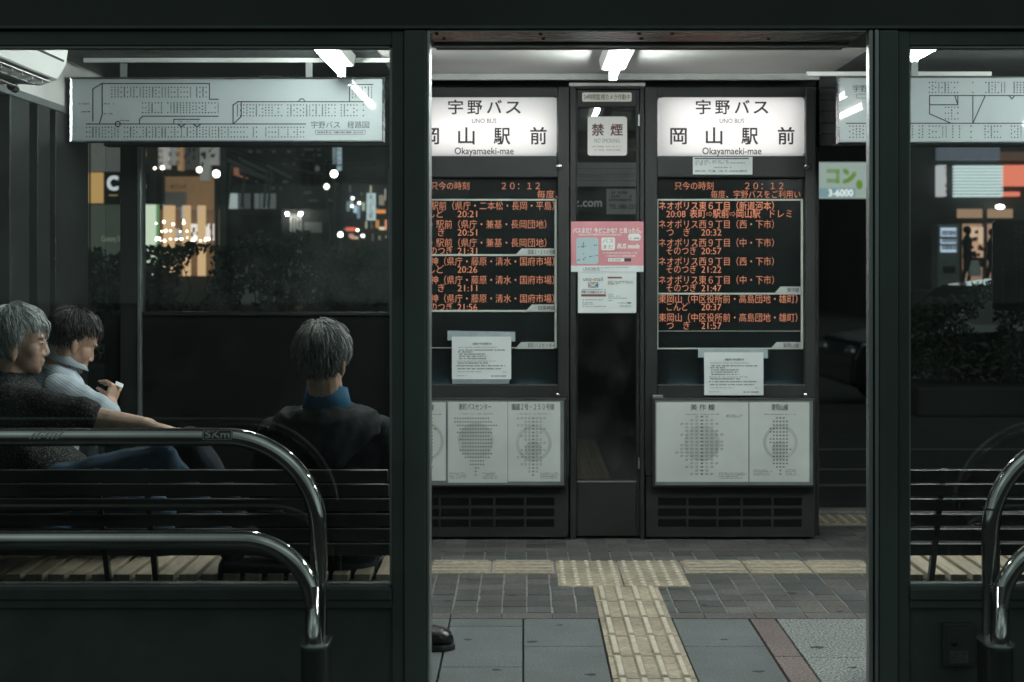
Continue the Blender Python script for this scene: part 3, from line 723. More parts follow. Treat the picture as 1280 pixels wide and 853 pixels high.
for k in range(30):
    a_ = random.choice((0, 1, 2)); u = random.random()
    px, py = [(729+u*.6, 299+u*26), (722+u*24, 309-u*2.5), (721+u*26, 325-u*7.5+abs(u-.35)*3)][a_]
    w.rect(kx(px)-.0025, kx(px)+.003, kz(py)-.0025, kz(py)+.0025, y-.0006)
part('map_print', w, M('map_ink', (.06, .13, .18), .5), t)
part('icon_panel', MB().plate(kx(751.8), kx(768.8), kz(313), kz(297), y, .008, .0004).plate(kx(785.3), kx(801), kz(300.8), kz(292.2), y, .014, .0004).box(kx(760.3), kx(780.3), y, y+.0004, kz(327), kz(323)), m_white, t)
w = MB(); write(w, 'バス', kx(753.5), kx(767), kz(301.4), 6/KS, y-.0008); write(w, 'まだ', kx(754), kx(766.5), kz(308.7), 6/KS, y-.0008)
part('icon_lettering', w, m_inkgrey, t)
w = MB(); dense(w, kx(788), kx(799), kz(298), 2/KS, y-.0008, .006); w.rect(kx(780.4), kx(789), kz(327), kz(323), y-.0008); dense(w, kx(762), kx(776), kz(325), 2/KS, y-.0008, .006)
write(w, 'UNOBUS', kx(729), kx(749.5), kz(336.1), 6/KS, y-.0008, -.006); dense(w, kx(752), kx(786), kz(334.5), .8/KS, y-.0008, .005)
part('lettering', w, m_ink, t)
fl = thing('mail_flyer', 'white mail service flyer in a clear sleeve below the pink poster', 'flyer', (kx(759), yd-.02, kz(391)))
part('clear_sleeve', MB().box(kx(714.5), kx(802.5), yd-.0195, yd-.019, kz(391.5), kz(340.5)), glass_mat('clear_plastic', (.8, .84, .84), .15), fl)
part('flyer_sheet', MB().box(kx(722.5), kx(795.5), yd-.0215, yd-.0205, kz(391.5), kz(339.6)), m_paper, fl)
y = yd-.0222
w = MB(); write(w, 'uno-mail', kx(729), kx(753.5), kz(348.8), 7.5/KS, y, .0); write(w, '宇野バスお知らせメール', kx(726.5), kx(757.7), kz(365.4), 3.9/KS, y, .02)
write(w, 'UNOBUS', kx(774.5), kx(789), kz(382.8), 4/KS, y, -.006); w.rect(kx(784), kx(789), kz(379.8), kz(378), y)
for a_, b_, z in ((726.5, 757.5, 362.2), (728, 753.5, 375), (728, 742, 378.5), (728, 742, 380.5), (728, 757.5, 383.3), (760, 791, 352), (760, 791, 353.9), (760, 773, 355.4), (760, 775, 370.5), (760, 785, 373), (760, 768, 376), (760, 766, 368.3), (772, 784, 379)):
    dense(w, kx(a_), kx(b_), kz(z), 1.2/KS, y, .0055)
part('lettering', w, m_ink, fl)
part('brown_band', MB().rect(kx(726.5), kx(757.7), kz(371), kz(368), y).rect(kx(759.5), kx(777.5), kz(348.4), kz(346.2), y), M('band_brown', (.16, .06, .045), .5), fl)
w = MB(); x0, x1, z0, z1 = kx(735), kx(748), kz(359.8), kz(352.5); xm = (x0+x1)/2
w.add([(x0+.003, y, z1), (x1-.003, y, z1), (xm, y, z0+.012)], [(0, 1, 2)]); part('envelope_flap', w, M('envelope_tan', (.42, .30, .15), .5), fl)
part('envelope_side', MB().add([(x1, y, z1), (x1, y, z0), (xm+.006, y, z0+.010)], [(0, 1, 2)]).add([(x0+.002, y, z0), (x1-.002, y, z0), (xm, y, z0+.008)], [(0, 1, 2)]), M('envelope_teal', (.05, .16, .22), .5), fl)
part('envelope_side', MB().add([(x0, y, z1), (x0, y, z0), (xm-.006, y, z0+.010)], [(0, 1, 2)]), M('envelope_mauve', (.33, .24, .30), .5), fl)

# ------------------------------------------------------------------ taped notices
def notice(x0, x1, py0, py1, yy, label, tape, fold):
    t = thing('paper_notice', label, 'notice', (kx((x0+x1)/2), yy, kz(py1)))
    bm_ = MB(); n = 8                      # the sheet bows a little
    zt_, zb_ = kz(py0), kz(py1)
    for i in range(n):
        for k in range(3):
            u0, u1 = i/n, (i+1)/n; v0, v1 = k/3, (k+1)/3
            f = lambda u, v: (kx(x0+(x1-x0)*u)-.004*v*0, yy-.002-.006*math.sin(u*3.1)*(.3+.7*v)-.004*v*v, zt_+(zb_-zt_)*v)
            bm_.add([f(u0, v0), f(u1, v0), f(u1, v1), f(u0, v1)], [(0, 1, 2, 3)], True)
    part('sheet', bm_, m_paper, t)
    w = MB(); px = x1-x0; P_ = lambda u: kx(x0+px*u)
    def g_(u, v): return yy-.0035-.006*math.sin(u*3.1)*(.3+.7*v)-.004*v*v
    def line(u0, u1, v, h, tgt=w):
        x = u0
        while x < u1:
            d_ = random.uniform(.02, .075); d_ = min(d_, u1-x)
            nn = max(1, int(d_/.016))
            for i in range(nn):
                a_, b_ = x+d_*i/nn, x+d_*(i+.72)/nn; z = zt_+(zb_-zt_)*v
                tgt.add([(P_(a_), g_(a_, v), z-h/2), (P_(b_), g_(b_, v), z-h/2), (P_(b_), g_(b_, v), z+h/2), (P_(a_), g_(a_, v), z+h/2)], [(0,1,2,3)])
            x += d_+random.choice((.004, .01, .02))
    h = 1.25/KS; gy = MB()
    write(w, 'お盆ダイヤのお知らせ', P_(.35), P_(.67), zt_+(zb_-zt_)*.165, 3.2/KS, yy, .02, f=lambda x, z: (x, yy-.010, z))
    for u0, u1, v, b_ in ((.1, .76, .25, 0), (.12, .9, .315, 1), (.1, .35, .36, 1), (.12, .58, .41, 1), (.12, .58, .46, 1), (.12, .58, .515, 1), (.08, .74, .575, 0), (.1, .62, .62, 1), (.08, .9, .685, 1), (.1, .84, .755, 1), (.1, .5, .825, 0), (.86, .92, .83, 0), (.66, .92, .925, 1), (.08, .25, .92, 0)):
        line(u0, u1, v, h*(1.1 if b_ else .7), w if b_ else gy)
    part('print', w, m_ink, t); part('small_print', gy, m_inkgrey, t)
    tp = MB(); (ax, az), (bx, bz), hh = tape
    tp.quad((kx(ax), yy-.0006, kz(az)), (kx(bx), yy-.0006, kz(bz)), (kx(bx), yy-.0006, kz(bz)+hh/KS), (kx(ax), yy-.0006, kz(az)+hh/KS))
    part('tape', tp, m_tape, t)
    if fold:
        part('folded_edge', MB().add([(kx(x0+.5), yy-.010, kz(py1)), (kx(x1-2), yy-.010, kz(py1)), (kx(x1-2.5), yy-.001, kz(py1+fold)), (kx(x0+.5), yy-.001, kz(py1+fold))], [(0,1,2,3)]), m_tape, t)
notice(565, 639, 421, 474, KD-.004, 'white printed notice taped low on the display of the left kiosk', ((559.5, 425.5), (644, 427), 12), 6)
notice(880, 954, 440.5, 494, KD-.004, 'white printed notice taped over the bottom edge of the right kiosk display', ((872.5, 447), (959.5, 448), 11), 0)
t = tag(MB().box(kx(866), kx(940.5), KD-.0035, KD-.0025, kz(218.5), kz(196.5)).build('paper_slip', m_paper), 'narrow white paper slip under the lit sign of the right kiosk', 'notice')
w = MB(); y = KD-.0042; w.rect(kx(868), kx(936), kz(199.2), kz(197.6), y)
for a_, b_, z in ((869, 910, 201.5), (869, 932, 203.8), (869, 884, 206), (892, 914, 209.6)): dense(w, kx(a_), kx(b_), kz(z), 1.4/KS, y, .006)
dense(w, kx(869), kx(883), kz(214), 2/KS, y, .007); write(w, '17:38', kx(885), kx(894), kz(214), 4/KS, y, .01); dense(w, kx(898), kx(934), kz(214), 2/KS, y, .007)
part('print', w, m_ink, t)
# ================================================================== route map boards
BD = 7.42
m_board = M('route_board_face', (.40, .455, .46), .5, var=.025, scale=4, coat=1.)
m_rail_hang = M('hanger_metal', (.42, .45, .45), .4, .6, var=.1)
bx = lambda px: X(px, BD); bz = lambda py: Z(py, BD)
BS = FPX/BD
def board(x0, x1, y0, y1, label, draw, hangers):
    t = thing('route_map_board', label, 'route map', (bx((x0+x1)/2), BD, bz(y1)), 'route map boards hung under the shelter ceiling')
    fr = MB(); w = .011
    X0, X1, Z0, Z1 = bx(x0), bx(x1), bz(y1), bz(y0)
    def bev(pts):                      # mitred profile, slightly raised outer edge
        fr.add(pts, [(0,1,2,3)])
    o = [(X0, Z0), (X1, Z0), (X1, Z1), (X0, Z1)]; i_ = [(X0+w, Z0+w), (X1-w, Z0+w), (X1-w, Z1-w), (X0+w, Z1-w)]; m_ = [(X0+w*.35, Z0+w*.35), (X1-w*.35, Z0+w*.35), (X1-w*.35, Z1-w*.35), (X0+w*.35, Z1-w*.35)]
    for k in range(4):
        j = (k+1) % 4
        bev([(o[k][0], BD+.002, o[k][1]), (o[j][0], BD+.002, o[j][1]), (m_[j][0], BD-.012, m_[j][1]), (m_[k][0], BD-.012, m_[k][1])])
        bev([(m_[k][0], BD-.012, m_[k][1]), (m_[j][0], BD-.012, m_[j][1]), (i_[j][0], BD-.004, i_[j][1]), (i_[k][0], BD-.004, i_[k][1])])
        bev([(o[k][0], BD+.03, o[k][1]), (o[j][0], BD+.03, o[j][1]), (o[j][0], BD+.002, o[j][1]), (o[k][0], BD+.002, o[k][1])])
    part('frame', fr, m_steel, t)
    f = part('map_face', MB().box(X0+w*.8, X1-w*.8, BD-.002, BD+.03, Z0+w*.8, Z1-w*.8), m_board, t)
    ln, ln2 = MB(), MB(); draw(ln, ln2)
    part('route_lines', ln, m_ink, f); part('station_names', ln2, m_inkgrey if False else m_ink, f)
    h = MB()
    for px in hangers: h.box(bx(px-4), bx(px+4), BD+.005, BD+.02, Z1+.001, CEIL-.001)
    part('hanger', h, m_rail_hang, t)
    return t
YB = BD-.0035
def seg(mb, pts, w=1.3):
    for (ax, ay), (cx_, cy_) in zip(pts, pts[1:]):
        a = Vector((bx(ax), 0, bz(ay))); b = Vector((bx(cx_), 0, bz(cy_))); d = (b-a).normalized()*(w/BS/2); n = Vector((-d.z, 0, d.x))
        a -= d; b += d
        mb.add([(v.x, YB, v.z) for v in (a-n, b-n, b+n, a+n)], [(0,1,2,3)])
def stations(mb, px0, px1, py, p=3.93):
    x = px0
    while x <= px1+.1:
        c = (bx(x), bz(py)); r = 1.25/BS
        mb.add([(c[0]+r*math.cos(R(60*k)), YB-.0004, c[1]+r*math.sin(R(60*k))) for k in range(6)], [list(range(6))]); x += p
def columns(mb, px0, px1, y0, y1, p=3.93, skip=.05):
    x = px0
    while x <= px1+.1:
        if random.random() > skip:
            n = random.choice((2, 3, 3, 3, 4, 4, 5, 5, 7, 9)); m = .78 if n < 8 else .55
            for i in range(n):
                c = y0+(y1-y0)*i/(n-1); j = random.uniform(.75, 1.1)
                mb.rect(bx(x-m*j), bx(x+m*j), bz(c+m), bz(c-m), YB)
        x += p
m_stn = M('station_dot', (.5, .55, .55), .4)
def left_map(a, b):
    seg(a, [(127.5, 104.8), (262, 104.8), (262, 124.4), (273, 124.4)]); seg(a, [(127.5, 104.8), (116.3, 111.6), (116.3, 151.5)])
    seg(a, [(128, 104.8), (128, 143), (124.4, 155.2)]); seg(a, [(108.5, 155.3), (382, 155.3)]); seg(a, [(273, 145.6), (178.6, 145.6), (174.6, 149.6), (174.6, 155)])
    seg(a, [(217.5, 155), (217.5, 149.5), (249.5, 149.5)]); seg(a, [(297, 127.5), (458, 127.5)]); seg(a, [(298, 127.5), (291.5, 131.5), (291.5, 154.5)])
    seg(a, [(301.7, 127.5), (301.7, 146), (292.5, 154.5)]); seg(a, [(437, 127), (437, 110), (440.5, 106), (466, 106)]); seg(a, [(373.5, 126.5), (376, 124), (379, 124), (381, 126.5)])
    for c in (227, 246.5): seg(a, [(c-4.5, 155.5), (c, 159), (c+4.5, 155.5)], 1.6); seg(b, [(c, 159), (c, 172)], .7)
    for k in range(8):
        u = R(45*k); seg(a, [(147.5+3.3*math.cos(u), 155.3+3.3*math.sin(u)), (147.5+3.3*math.cos(u+R(45)), 155.3+3.3*math.sin(u+R(45)))])
    columns(b, 140, 258, 109.5, 121.5); columns(b, 178.5, 273, 129, 141); columns(b, 108.5, 382, 159.5, 171.5); columns(b, 297, 458, 131.5, 145); columns(b, 441, 467, 109.5, 122)
    for px, py, w in ((99, 130, 14), (102, 140, 12), (130, 130, 13), (130, 142.5, 11), (150.5, 151, 12), (223, 152, 6), (233.5, 152, 6), (245, 152, 6)):
        dense(b, bx(px), bx(px+w), bz(py), 1.7/BS, YB, .0075)
    for i, ch in enumerate('宇野バス'): write(b, ch, bx(389+9.3*i), bx(397.4+9.3*i), bz(156.4), 9.6/BS, YB, .0)
    for i, ch in enumerate('経路図'): write(b, ch, bx(434.5+9.3*i), bx(443+9.3*i), bz(156.4), 9.6/BS, YB, .0)
    seg(b, [(395, 163.2), (456, 163.2), (457, 165.6), (456, 168.2), (395, 168.2), (394, 165.6), (395, 163.2)], .5); dense(b, bx(397), bx(454), bz(165.7), 2.4/BS, YB, .008)
def right_map(a, b):
    seg(a, [(1161.7, 119.8), (1420, 119.8)]); seg(a, [(1161.7, 119.8), (1161.7, 142.6), (1188.5, 154.3)]); seg(a, [(1161.7, 131.3), (1197, 131.3), (1197, 119.8)]); seg(a, [(1197, 131.3), (1193.5, 120.5)])
    seg(a, [(1058, 154.4), (1430, 154.4)]); seg(a, [(1215.8, 119.8), (1215.8, 154.4), (1231.3, 120)]); seg(a, [(1261, 120), (1264.5, 124), (1268, 120)])
    columns(b, 1161.5, 1199, 103.5, 116); columns(b, 1215.8, 1216, 103.5, 116); columns(b, 1232, 1420, 103.5, 116)
    columns(b, 1062, 1086, 158, 172, 4.2); columns(b, 1090, 1206, 158, 172, 4.2, .2); columns(b, 1213.5, 1216, 158, 172); columns(b, 1231, 1254, 158, 172); columns(b, 1264, 1425, 158, 172, 4, .2); columns(b, 1181.5, 1199, 134.5, 149)
    for i, ch in enumerate('宇野バス'): write(b, ch, bx(1066+9.3*i), bx(1074.4+9.3*i), bz(111), 9.6/BS, YB, 0)
    for i, ch in enumerate('経路図'): write(b, ch, bx(1111+9.3*i), bx(1119.4+9.3*i), bz(111), 9.6/BS, YB, 0)
    seg(b, [(1071, 118), (1130, 118), (1131, 120.5), (1130, 123), (1071, 123), (1070, 120.5), (1071, 118)], .5)
board(87.5, 480.5, 96.5, 178.5, 'route map board over the seated men reading from a title at its right end', left_map, (154, 386))
board(1046.5, 1439, 95, 180, 'route map board whose left end shows beside the right kiosk, cut by the door post', right_map, (1144, 1372))
def conduit(xa, xb, py, D, label):
    t = tag(MB().box(X(xa, D), X(xb, D), D, D+.02, Z(py+2.8, D), Z(py-2.8, D)).build('cable_conduit', m_white, None, .004), label, 'conduit')
    return t
D = 7.34; tag(MB().box(X(104, D), X(411, D), D, D+.02, Z(78, D), Z(72.4, D)).box(X(440, D), X(520, D), D, D+.02, Z(78, D), Z(72.4, D)).build('cable_conduit', m_white, None, .003), 'long white cable conduit running under the dark ceiling above the left route board', 'conduit')
conduit(1008, 1240, 92.3, 7.50, 'white cable conduit beside the right kiosk above the right route board')
def socket(px, py, label, plug=True, w=15, h=6.5):
    D = 8.05; t = thing('ceiling_socket', label, 'socket', P(px, py+h, D))
    part('plate', MB().plate(X(px-w, D), X(px+w, D), Z(py+h, D), Z(py-h, D), D, .006, .012), m_white, t)
    if plug:
        c = P(px+2, py, D-.02); part('plug', MB().ball(c, (.028, .02, .022)), m_black, t)
        part('cable', MB().tube([c+Vector((0, -.01, 0)), c+Vector((.05, -.015, -.004)), c+Vector((.10, -.01, -.022)), c+Vector((.16, .0, -.03))], .006, 8), m_black, t)
socket(338, 89, 'dark socket plate with a plugged in cable above the left route board')
socket(1190, 89, 'pale socket plate with a black cable loop above the right route board')
socket(1280, 87, 'blank cream box on the rear header above the right route board', False, 27, 8)

# ================================================================== air conditioner on the end wall
ac = thing('air_conditioner', 'white wall mounted air conditioner on the end wall above the grey haired man', 'air conditioner', (-2.1, 5.8, 2.2))
prof = [(-2.249, 2.215), (-2.00, 2.195), (-1.93, 2.222), (-1.895, 2.285), (-1.885, 2.36), (-1.895, 2.455), (-2.249, 2.46)]
ya, yb_ = 5.40, 6.28
part('housing', MB().prism(prof, ya, yb_), m_white, ac, .012)
def on_prof(u, t):                     # a strip along the unit: u across the louvre face, t out of it
    a, b = Vector((-2.10, 0, 2.205)), Vector((-1.925, 0, 2.228)); v = a.lerp(b, u); n = Vector((.12, 0, -.99)); return v+n*t
sl = MB()
a, b = on_prof(.05, .010), on_prof(.95, .012)
sl.quad((a.x, ya+.06, a.z), (b.x, ya+.06, b.z), (b.x, yb_-.09, b.z), (a.x, yb_-.09, a.z)); part('air_outlet', sl, m_black, ac)
lv = MB()
for u in (.12, .5, .88):
    a, b = on_prof(u-.07, .022), on_prof(u+.07, .026)
    lv.box(a.x, b.x, ya+.06, yb_-.10, a.z-.004, a.z)
part('louvre', lv, m_white, ac)
lv = MB()
for k in range(6): c = on_prof(.5, .018); lv.box(c.x-.07, c.x+.07, ya+.1+.12*k, ya+.106+.12*k, c.z-.012, c.z+.006)
part('louvre_blade', lv, m_white, ac)
part('panel_seam', MB().prism([(-1.8958, 2.287), (-1.893, 2.287), (-1.891, 2.296), (-1.8935, 2.296)], ya+.02, yb_-.05), m_kiosk, ac)
pb = thing('pipe_cover', 'grey pipe cover bracket below the air conditioner on the end wall', 'bracket', (-2.2, 6.45, 2.23))
part('bracket', MB().box(-2.249, -2.14, 6.42, 6.56, 2.235, 2.36), m_alu, pb, .01)
part('drain_pipe', MB().tube([(-2.10, 6.20, 2.185), (-2.13, 6.34, 2.19), (-2.19, 6.43, 2.26)], .018, 8), m_kiosk, pb)

# ================================================================== benches along the wall, backs towards us
def bench(x0, x1, label, brackets):
    t = thing('slatted_bench', label, 'bench', ((x0+x1)/2, 5.1, 0), 'slatted benches along the shelter wall')
    top_py = [587, 604.6, 623, 642, 660.5, 679]
    sl = MB()
    for i, py in enumerate(top_py):
        D = 4.79+.028*i; zt_ = Z(py, D); h = .0395
        sl.prismx([(D-.010, zt_-h), (D+.010, zt_-h-.001), (D+.004, zt_), (D-.016, zt_)], x0+.02, x1-.02)
    part('backrest', sl, m_slat, t, .003)
    xs_ = x0+(.11 if x0 > 0 else 0); seat = MB(); n = int((x1-xs_)/.072)
    for k in range(n):
        a = xs_+.072*k; seat.box(a+.003, a+.057, 4.975, 5.43, .405, .432)
    part('seat', seat, m_seat, t, .003)
    fr = MB(); fr.box(xs_, x1, 5.0, 5.04, .36, .404); fr.box(xs_, x1, 5.34, 5.38, .36, .404); part('seat_frame', fr, m_black, t, .003)
    for px in brackets:
        xa = (px-VX)*4.8/FPX
        part('bracket', MB().prismx([(4.805, Z(587, 4.79)), (4.82, Z(587, 4.79)), (4.99, .38), (4.96, .38)], xa-.009, xa+.009), m_black, t, .002)
    for xa in (x0+.22, x1-.12):
        lg = MB(); lg.box(xa-.02, xa+.02, 5.03, 5.07, 0, .36); lg.box(xa-.02, xa+.02, 5.33, 5.37, 0, .36); part('leg', lg, m_black, t, .003)
    return t
bench(-2.0, X(500, 5.0), 'slatted bench under the left window with the three seated men', (118.5, 180, -70))
bench(1.15, 3.6, 'empty slatted bench behind the right hand window', (1180.5, 1400))

# ================================================================== chrome barrier rails
m_sticker = M('sticker_black', (.02, .022, .022), .4)
def rail(sgn, label):
    xp = -.5865 if sgn < 0 else 1.3375
    t = thing('barrier_rail', label, 'handrail', (xp, 4.28, 0), 'polished barrier rails in front of the shelter')
    def rail_tube(zc, r, D, rad, far):
        pts = [(xp+sgn*far, D, zc)]
        for k in range(0, 7): pts.append((xp+sgn*(r+(far-r)*(1-k/6)**1), D, zc)) if k else None
        for k in range(1, 25):
            a = R(90*k/24); pts.append((xp+sgn*(r-r*math.sin(a)), D, zc-r+r*math.cos(a)))
        pts.append((xp, D, .55)); pts.append((xp, D, .386))
        return MB().tube(pts, rad, 28)
    up = part('upper_tube', rail_tube(.956 if sgn < 0 else .950, .265, 4.325, .0258, 2.6), m_chrome, t)
    part('lower_tube', rail_tube(.676, .20, 4.245, .0262, 2.6), m_chrome, t)
    st = []
    for k in range(13): a = R(180*k/12); st.append((math.cos(a), math.sin(a)))
    def stadium(r, z0, z1):
        pts = [(xp+r*c, 4.325+r*s) for c, s in st]+[(xp-r*c, 4.245-r*s) for c, s in st]; return MB().prismz(pts, z0, z1)
    part('collar', stadium(.041, .378, .386), m_alu, t, .002); part('post_sleeve', stadium(.0375, 0, .377), m_black, t, .004)
    if sgn > 0: part('joint_ring', MB().tube([(xp, 4.325, .755), (xp, 4.325, .749)], .0272, 28), m_chrome, up)
    if sgn < 0:
        # stickers wrapped on the tube
        def wrap(mb, xa, xb, a0, a1, rr, f=None):
            n = 8
            for k in range(n):
                A, B = R(a0+(a1-a0)*k/n), R(a0+(a1-a0)*(k+1)/n)
                g = lambda x, a: (x, 4.325-rr*math.cos(a), .956+rr*math.sin(a))
                mb.add([g(xa, A), g(xb, A), g(xb, B), g(xa, B)], [(0,1,2,3)], True)
        D = 4.30; xa, xb = X(252.5, D), X(290.5, D)
        mb = MB(); wrap(mb, xa, xb, -12, 58, .0262); s = part('sticker', mb, m_sticker, up)
        w = MB(); fz = lambda x, z: (x, 4.325-.0268*math.cos(z), .956+.0268*math.sin(z))
        write(w, 'SKm', xa+.009, xb-.009, R(24), R(62), 0, 0, f=fz); write(w, 'SKm', xa+.0098, xb-.0082, R(25), R(62), 0, 0, f=lambda x, z: (x, 4.325-.0269*math.cos(z), .956+.0269*math.sin(z)))
        def edge(xa_, xb_, a0, a1):
            n = 4
            for k in range(n):
                A, B = R(a0+(a1-a0)*k/n), R(a0+(a1-a0)*(k+1)/n); w.add([fz(xa_, A), fz(xb_, A), fz(xb_, B), fz(xa_, B)], [(0,1,2,3)])
        edge(xa+.002, xb-.002, -9, -6); edge(xa+.002, xb-.002, 51, 54); edge(xa+.002, xa+.004, -6, 51); edge(xb-.004, xb-.002, -6, 51)
        part('sticker_lettering', w, M('sticker_grey', (.42, .44, .43), .5), s)
        w = MB()
        for k in range(7):
            x0_ = X(36+5.5*k, D); 
            for j in range(6):
                A, B = R(-5+9*j), R(4+9*j); sh = .0035*j
                if (k+j*2) % 5 != 3: w.add([fz(x0_+sh, A), fz(x0_+sh+.006, A), fz(x0_+sh+.0095, B), fz(x0_+sh+.0035, B)], [(0,1,2,3)])
        part('worn_sticker', w, M('sticker_worn', (.36, .38, .37), .5), up)
    return t
rail(-1, 'polished steel barrier rail across the left window with a black lettered sticker')
rail(1, 'polished steel barrier rail curving in from the right edge, with a joint ring')

# ================================================================== little things on the near wall
t = thing('switch_box', 'small dark switch box with a lock on the lower wall beside the right barrier rail', 'switch box', P(1196, 831, WALL_D))
D = WALL_D+.012
part('box', MB().box(X(1176.5, D), X(1215.5, D), D-.022, D-.001, Z(831.5, D), Z(777.5, D)), M('box_grey', (.055, .06, .058), .5), t, .003)
dp = part('door_panel', MB().box(X(1181, D), X(1211, D), D-.0245, D-.0225, Z(827, D), Z(782, D)), M('box_grey_door', (.062, .068, .066), .5), t, .002)
lk = part('lock', MB().lathe((0, 0, 0), [(.0001, 0), (.008, 0), (.0095, -.003), (.0095, -.008)], 14), m_black, t); lk.data.transform(Matrix.Translation((X(1189.5, D), D-.030, Z(801, D))) @ Matrix.Rotation(R(90), 4, 'X'))
pl = part('label_plate', MB().rect(X(1185, D), X(1207, D), Z(826.5, D), Z(811.5, D), D-.025), M('label_grey', (.13, .14, .135), .5), dp)
w = MB()
for i in range(5): dense(w, X(1186, D), X(1206, D), Z(814+2.6*i, D), (2.4 if i == 0 else 1.5)*D/FPX, D-.0256, .006)
part('print', w, m_ink, pl)
D = WALL_D+.045
t = tag(MB().plate(X(1240.5, D), X(1345, D), Z(388.5, D), Z(275.5, D), D, .012, .004).build('notice_plate', M('plate_black', (.012, .014, .014), .4)), 'black notice plate with vertical grey lettering on the right hand window', 'notice')
w = MB(); c = D/FPX
write_col(w, '宇野自動車株式会社', X(1253.3, D), Z(329, D), Z(378, D), 5.4*c, D-.001)
write_col(w, 'ます様、ご協力お願い申し上げます。', X(1270, D), Z(282, D), Z(372, D), 5.2*c, D-.001)
write_col(w, '皆様が快適にご利用いただけますよう', X(1276.5, D), Z(282, D), Z(384, D), 5.2*c, D-.001)
part('lettering', w, M('plate_lettering', (.20, .215, .21), .5), t)
# ================================================================== the street behind
m_leaf = M('hedge_leaf', (.022, .034, .018), .5, var=.4, scale=3, island=.5)
m_twig = M('hedge_twig', (.05, .04, .03), .8)
m_facade = M('dark_facade', (.05, .052, .05), .6, var=.2, scale=.6)
m_facade2 = M('grey_facade', (.16, .165, .16), .7, var=.2, scale=.5)
m_concrete = M('street_concrete', (.035, .036, .035), .8, var=.2, scale=2)
m_pole = M('street_pole', (.10, .11, .105), .45, .3)
m_carpaint_w = M('white_car_paint', (.55, .56, .56), .25, coat=1., var=.03)
m_carpaint_d = M('dark_car_paint', (.02, .022, .024), .22, coat=1., var=.05)
m_carglass = M('car_glass', (.01, .012, .013), .06)
m_tyre = M('tyre_rubber', (.015, .015, .015), .8)

g = MB(); g.box(-60, 60, 14.6, 16.2, -.3, -.02); struct('median_strip', g, m_concrete)
g = MB(); g.box(-90, 90, 31.5, 200, -.3, 0); struct('far_pavement', g, m_concrete)

V3 = Vector
def hedge(x0, x1, y0, y1, z0, z1, n, label, seed):
    rnd = random.Random(seed)
    t = thing('hedge', label, 'hedge', ((x0+x1)/2, (y0+y1)/2, z0))
    lf = MB()
    hf = lambda x: .08*math.sin(x*2.3+seed)+.05*math.sin(x*5.1+1.3*seed)+.03*math.sin(x*11)
    for i in range(n):
        x = rnd.uniform(x0, x1); y = rnd.uniform(y0, y1); z = z0+(z1+hf(x)-z0)*rnd.random()**.8
        if math.sin(x*3.7+seed)+math.sin(z*6+x*1.9)+math.sin(x*9.3-z*4) > 1.3: continue
        a = Vector((rnd.gauss(0, 1), rnd.gauss(0, 1), rnd.gauss(0, 1))).normalized(); b = a.orthogonal().normalized(); s = rnd.uniform(.018, .05)*(1.25 if rnd.random() < .2 else 1)
        c = Vector((x, y, z)); nrm = a.cross(b)*s*.25
        lf.add([c-a*s, c+b*s*.5+nrm, c+a*s, c-b*s*.5+nrm], [(0, 1, 2), (0, 2, 3)])
    part('foliage', lf, m_leaf, t)
    tw = MB()
    for i in range(int((x1-x0)*5)):
        x = rnd.uniform(x0, x1); y = (y0+y1)/2
        p = [Vector((x, y, z0-.1))]
        for k in range(4): p.append(p[-1]+Vector((rnd.uniform(-.12, .12), rnd.uniform(-.1, .1), (z1-z0+.05)/4.6)))
        tw.tube(p, [.016, .013, .010, .007, .004], 5)
    part('twigs', tw, m_twig, t)
    return t
hedge(-8.5, -1.0, 14.9, 15.7, .55, 1.69, 26000, 'long clipped dark hedge on the road median behind the left window', 1)
hedge(3.95, 10, 14.9, 15.6, .3, 1.22, 12000, 'low dark hedge on the road median behind the right hand window', 2)
for a, b, lab in ((-9, -.6, 'dark planter box under the long hedge on the road median'), (3.85, 10.4, 'dark planter box under the low hedge on the road median')):
    t = tag(MB().box(a, b, 14.75, 15.85, -.02, .5 if a < 0 else .28).build('planter_box', M('planter_dark', (.016, .017, .017), .7), None, .03), lab, 'planter')

# ---- left: corner shop, restaurant
SD = 36.0
def FX(px, D=SD): return X(px, D)
def lit(name, px0, px1, py0, py1, D, mat, parent, t=.05):
    F_ = D-t; return part(name, MB().box(X(px0, F_), X(px1, F_), F_, D-.004, Z(py1, F_), Z(py0, F_)), mat, parent)
sh = thing('corner_shop', 'estate agent shop front with a pale green lit window behind the hedge', 'shop', (FX(90), SD, 0))
part('wall', MB().prismz([(FX(-160), SD), (FX(198), SD), (X(199, 48), 48), (X(-160, 48), 48)], -.05, 14), m_facade, sh)
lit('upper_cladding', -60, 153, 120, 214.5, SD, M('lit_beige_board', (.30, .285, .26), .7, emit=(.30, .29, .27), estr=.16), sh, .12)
lit('yellow_sign', 62, 129, 216, 254, SD, E('yellow_sign_light', (.72, .45, .16), .62), sh, .10)
b_ = lit('sign_band', 129.5, 204, 215.5, 255.5, SD, m_sign_ink, sh, .2)
w = MB(); write(w, 'C', FX(137.5), FX(150), Z(229, SD), 24/52.5, SD-.205, .04); write(w, '21', FX(167), FX(182.5), Z(237, SD), 17/52.5, SD-.205, .04, slant=.15)
w.quad((FX(160), SD-.205, Z(243, SD)), (FX(163), SD-.205, Z(243, SD)), (FX(173), SD-.205, Z(222, SD)), (FX(170), SD-.205, Z(222, SD)))
part('sign_lettering', w, E('white_letters', (.85, .9, .92), .75), b_)
part('sign_rule', MB().rect(FX(139), FX(150), Z(245.6, SD), Z(244.2, SD), SD-.205).rect(FX(166), FX(178), Z(250, SD), Z(249, SD), SD-.205), E('tan_rule', (.7, .5, .2), .5), b_)
wd = lit('shop_window', 62, 172, 256, 345, SD, M('shop_glass_dim', (.05, .055, .05), .2, emit=(.07, .085, .065), estr=.55), sh, .06)
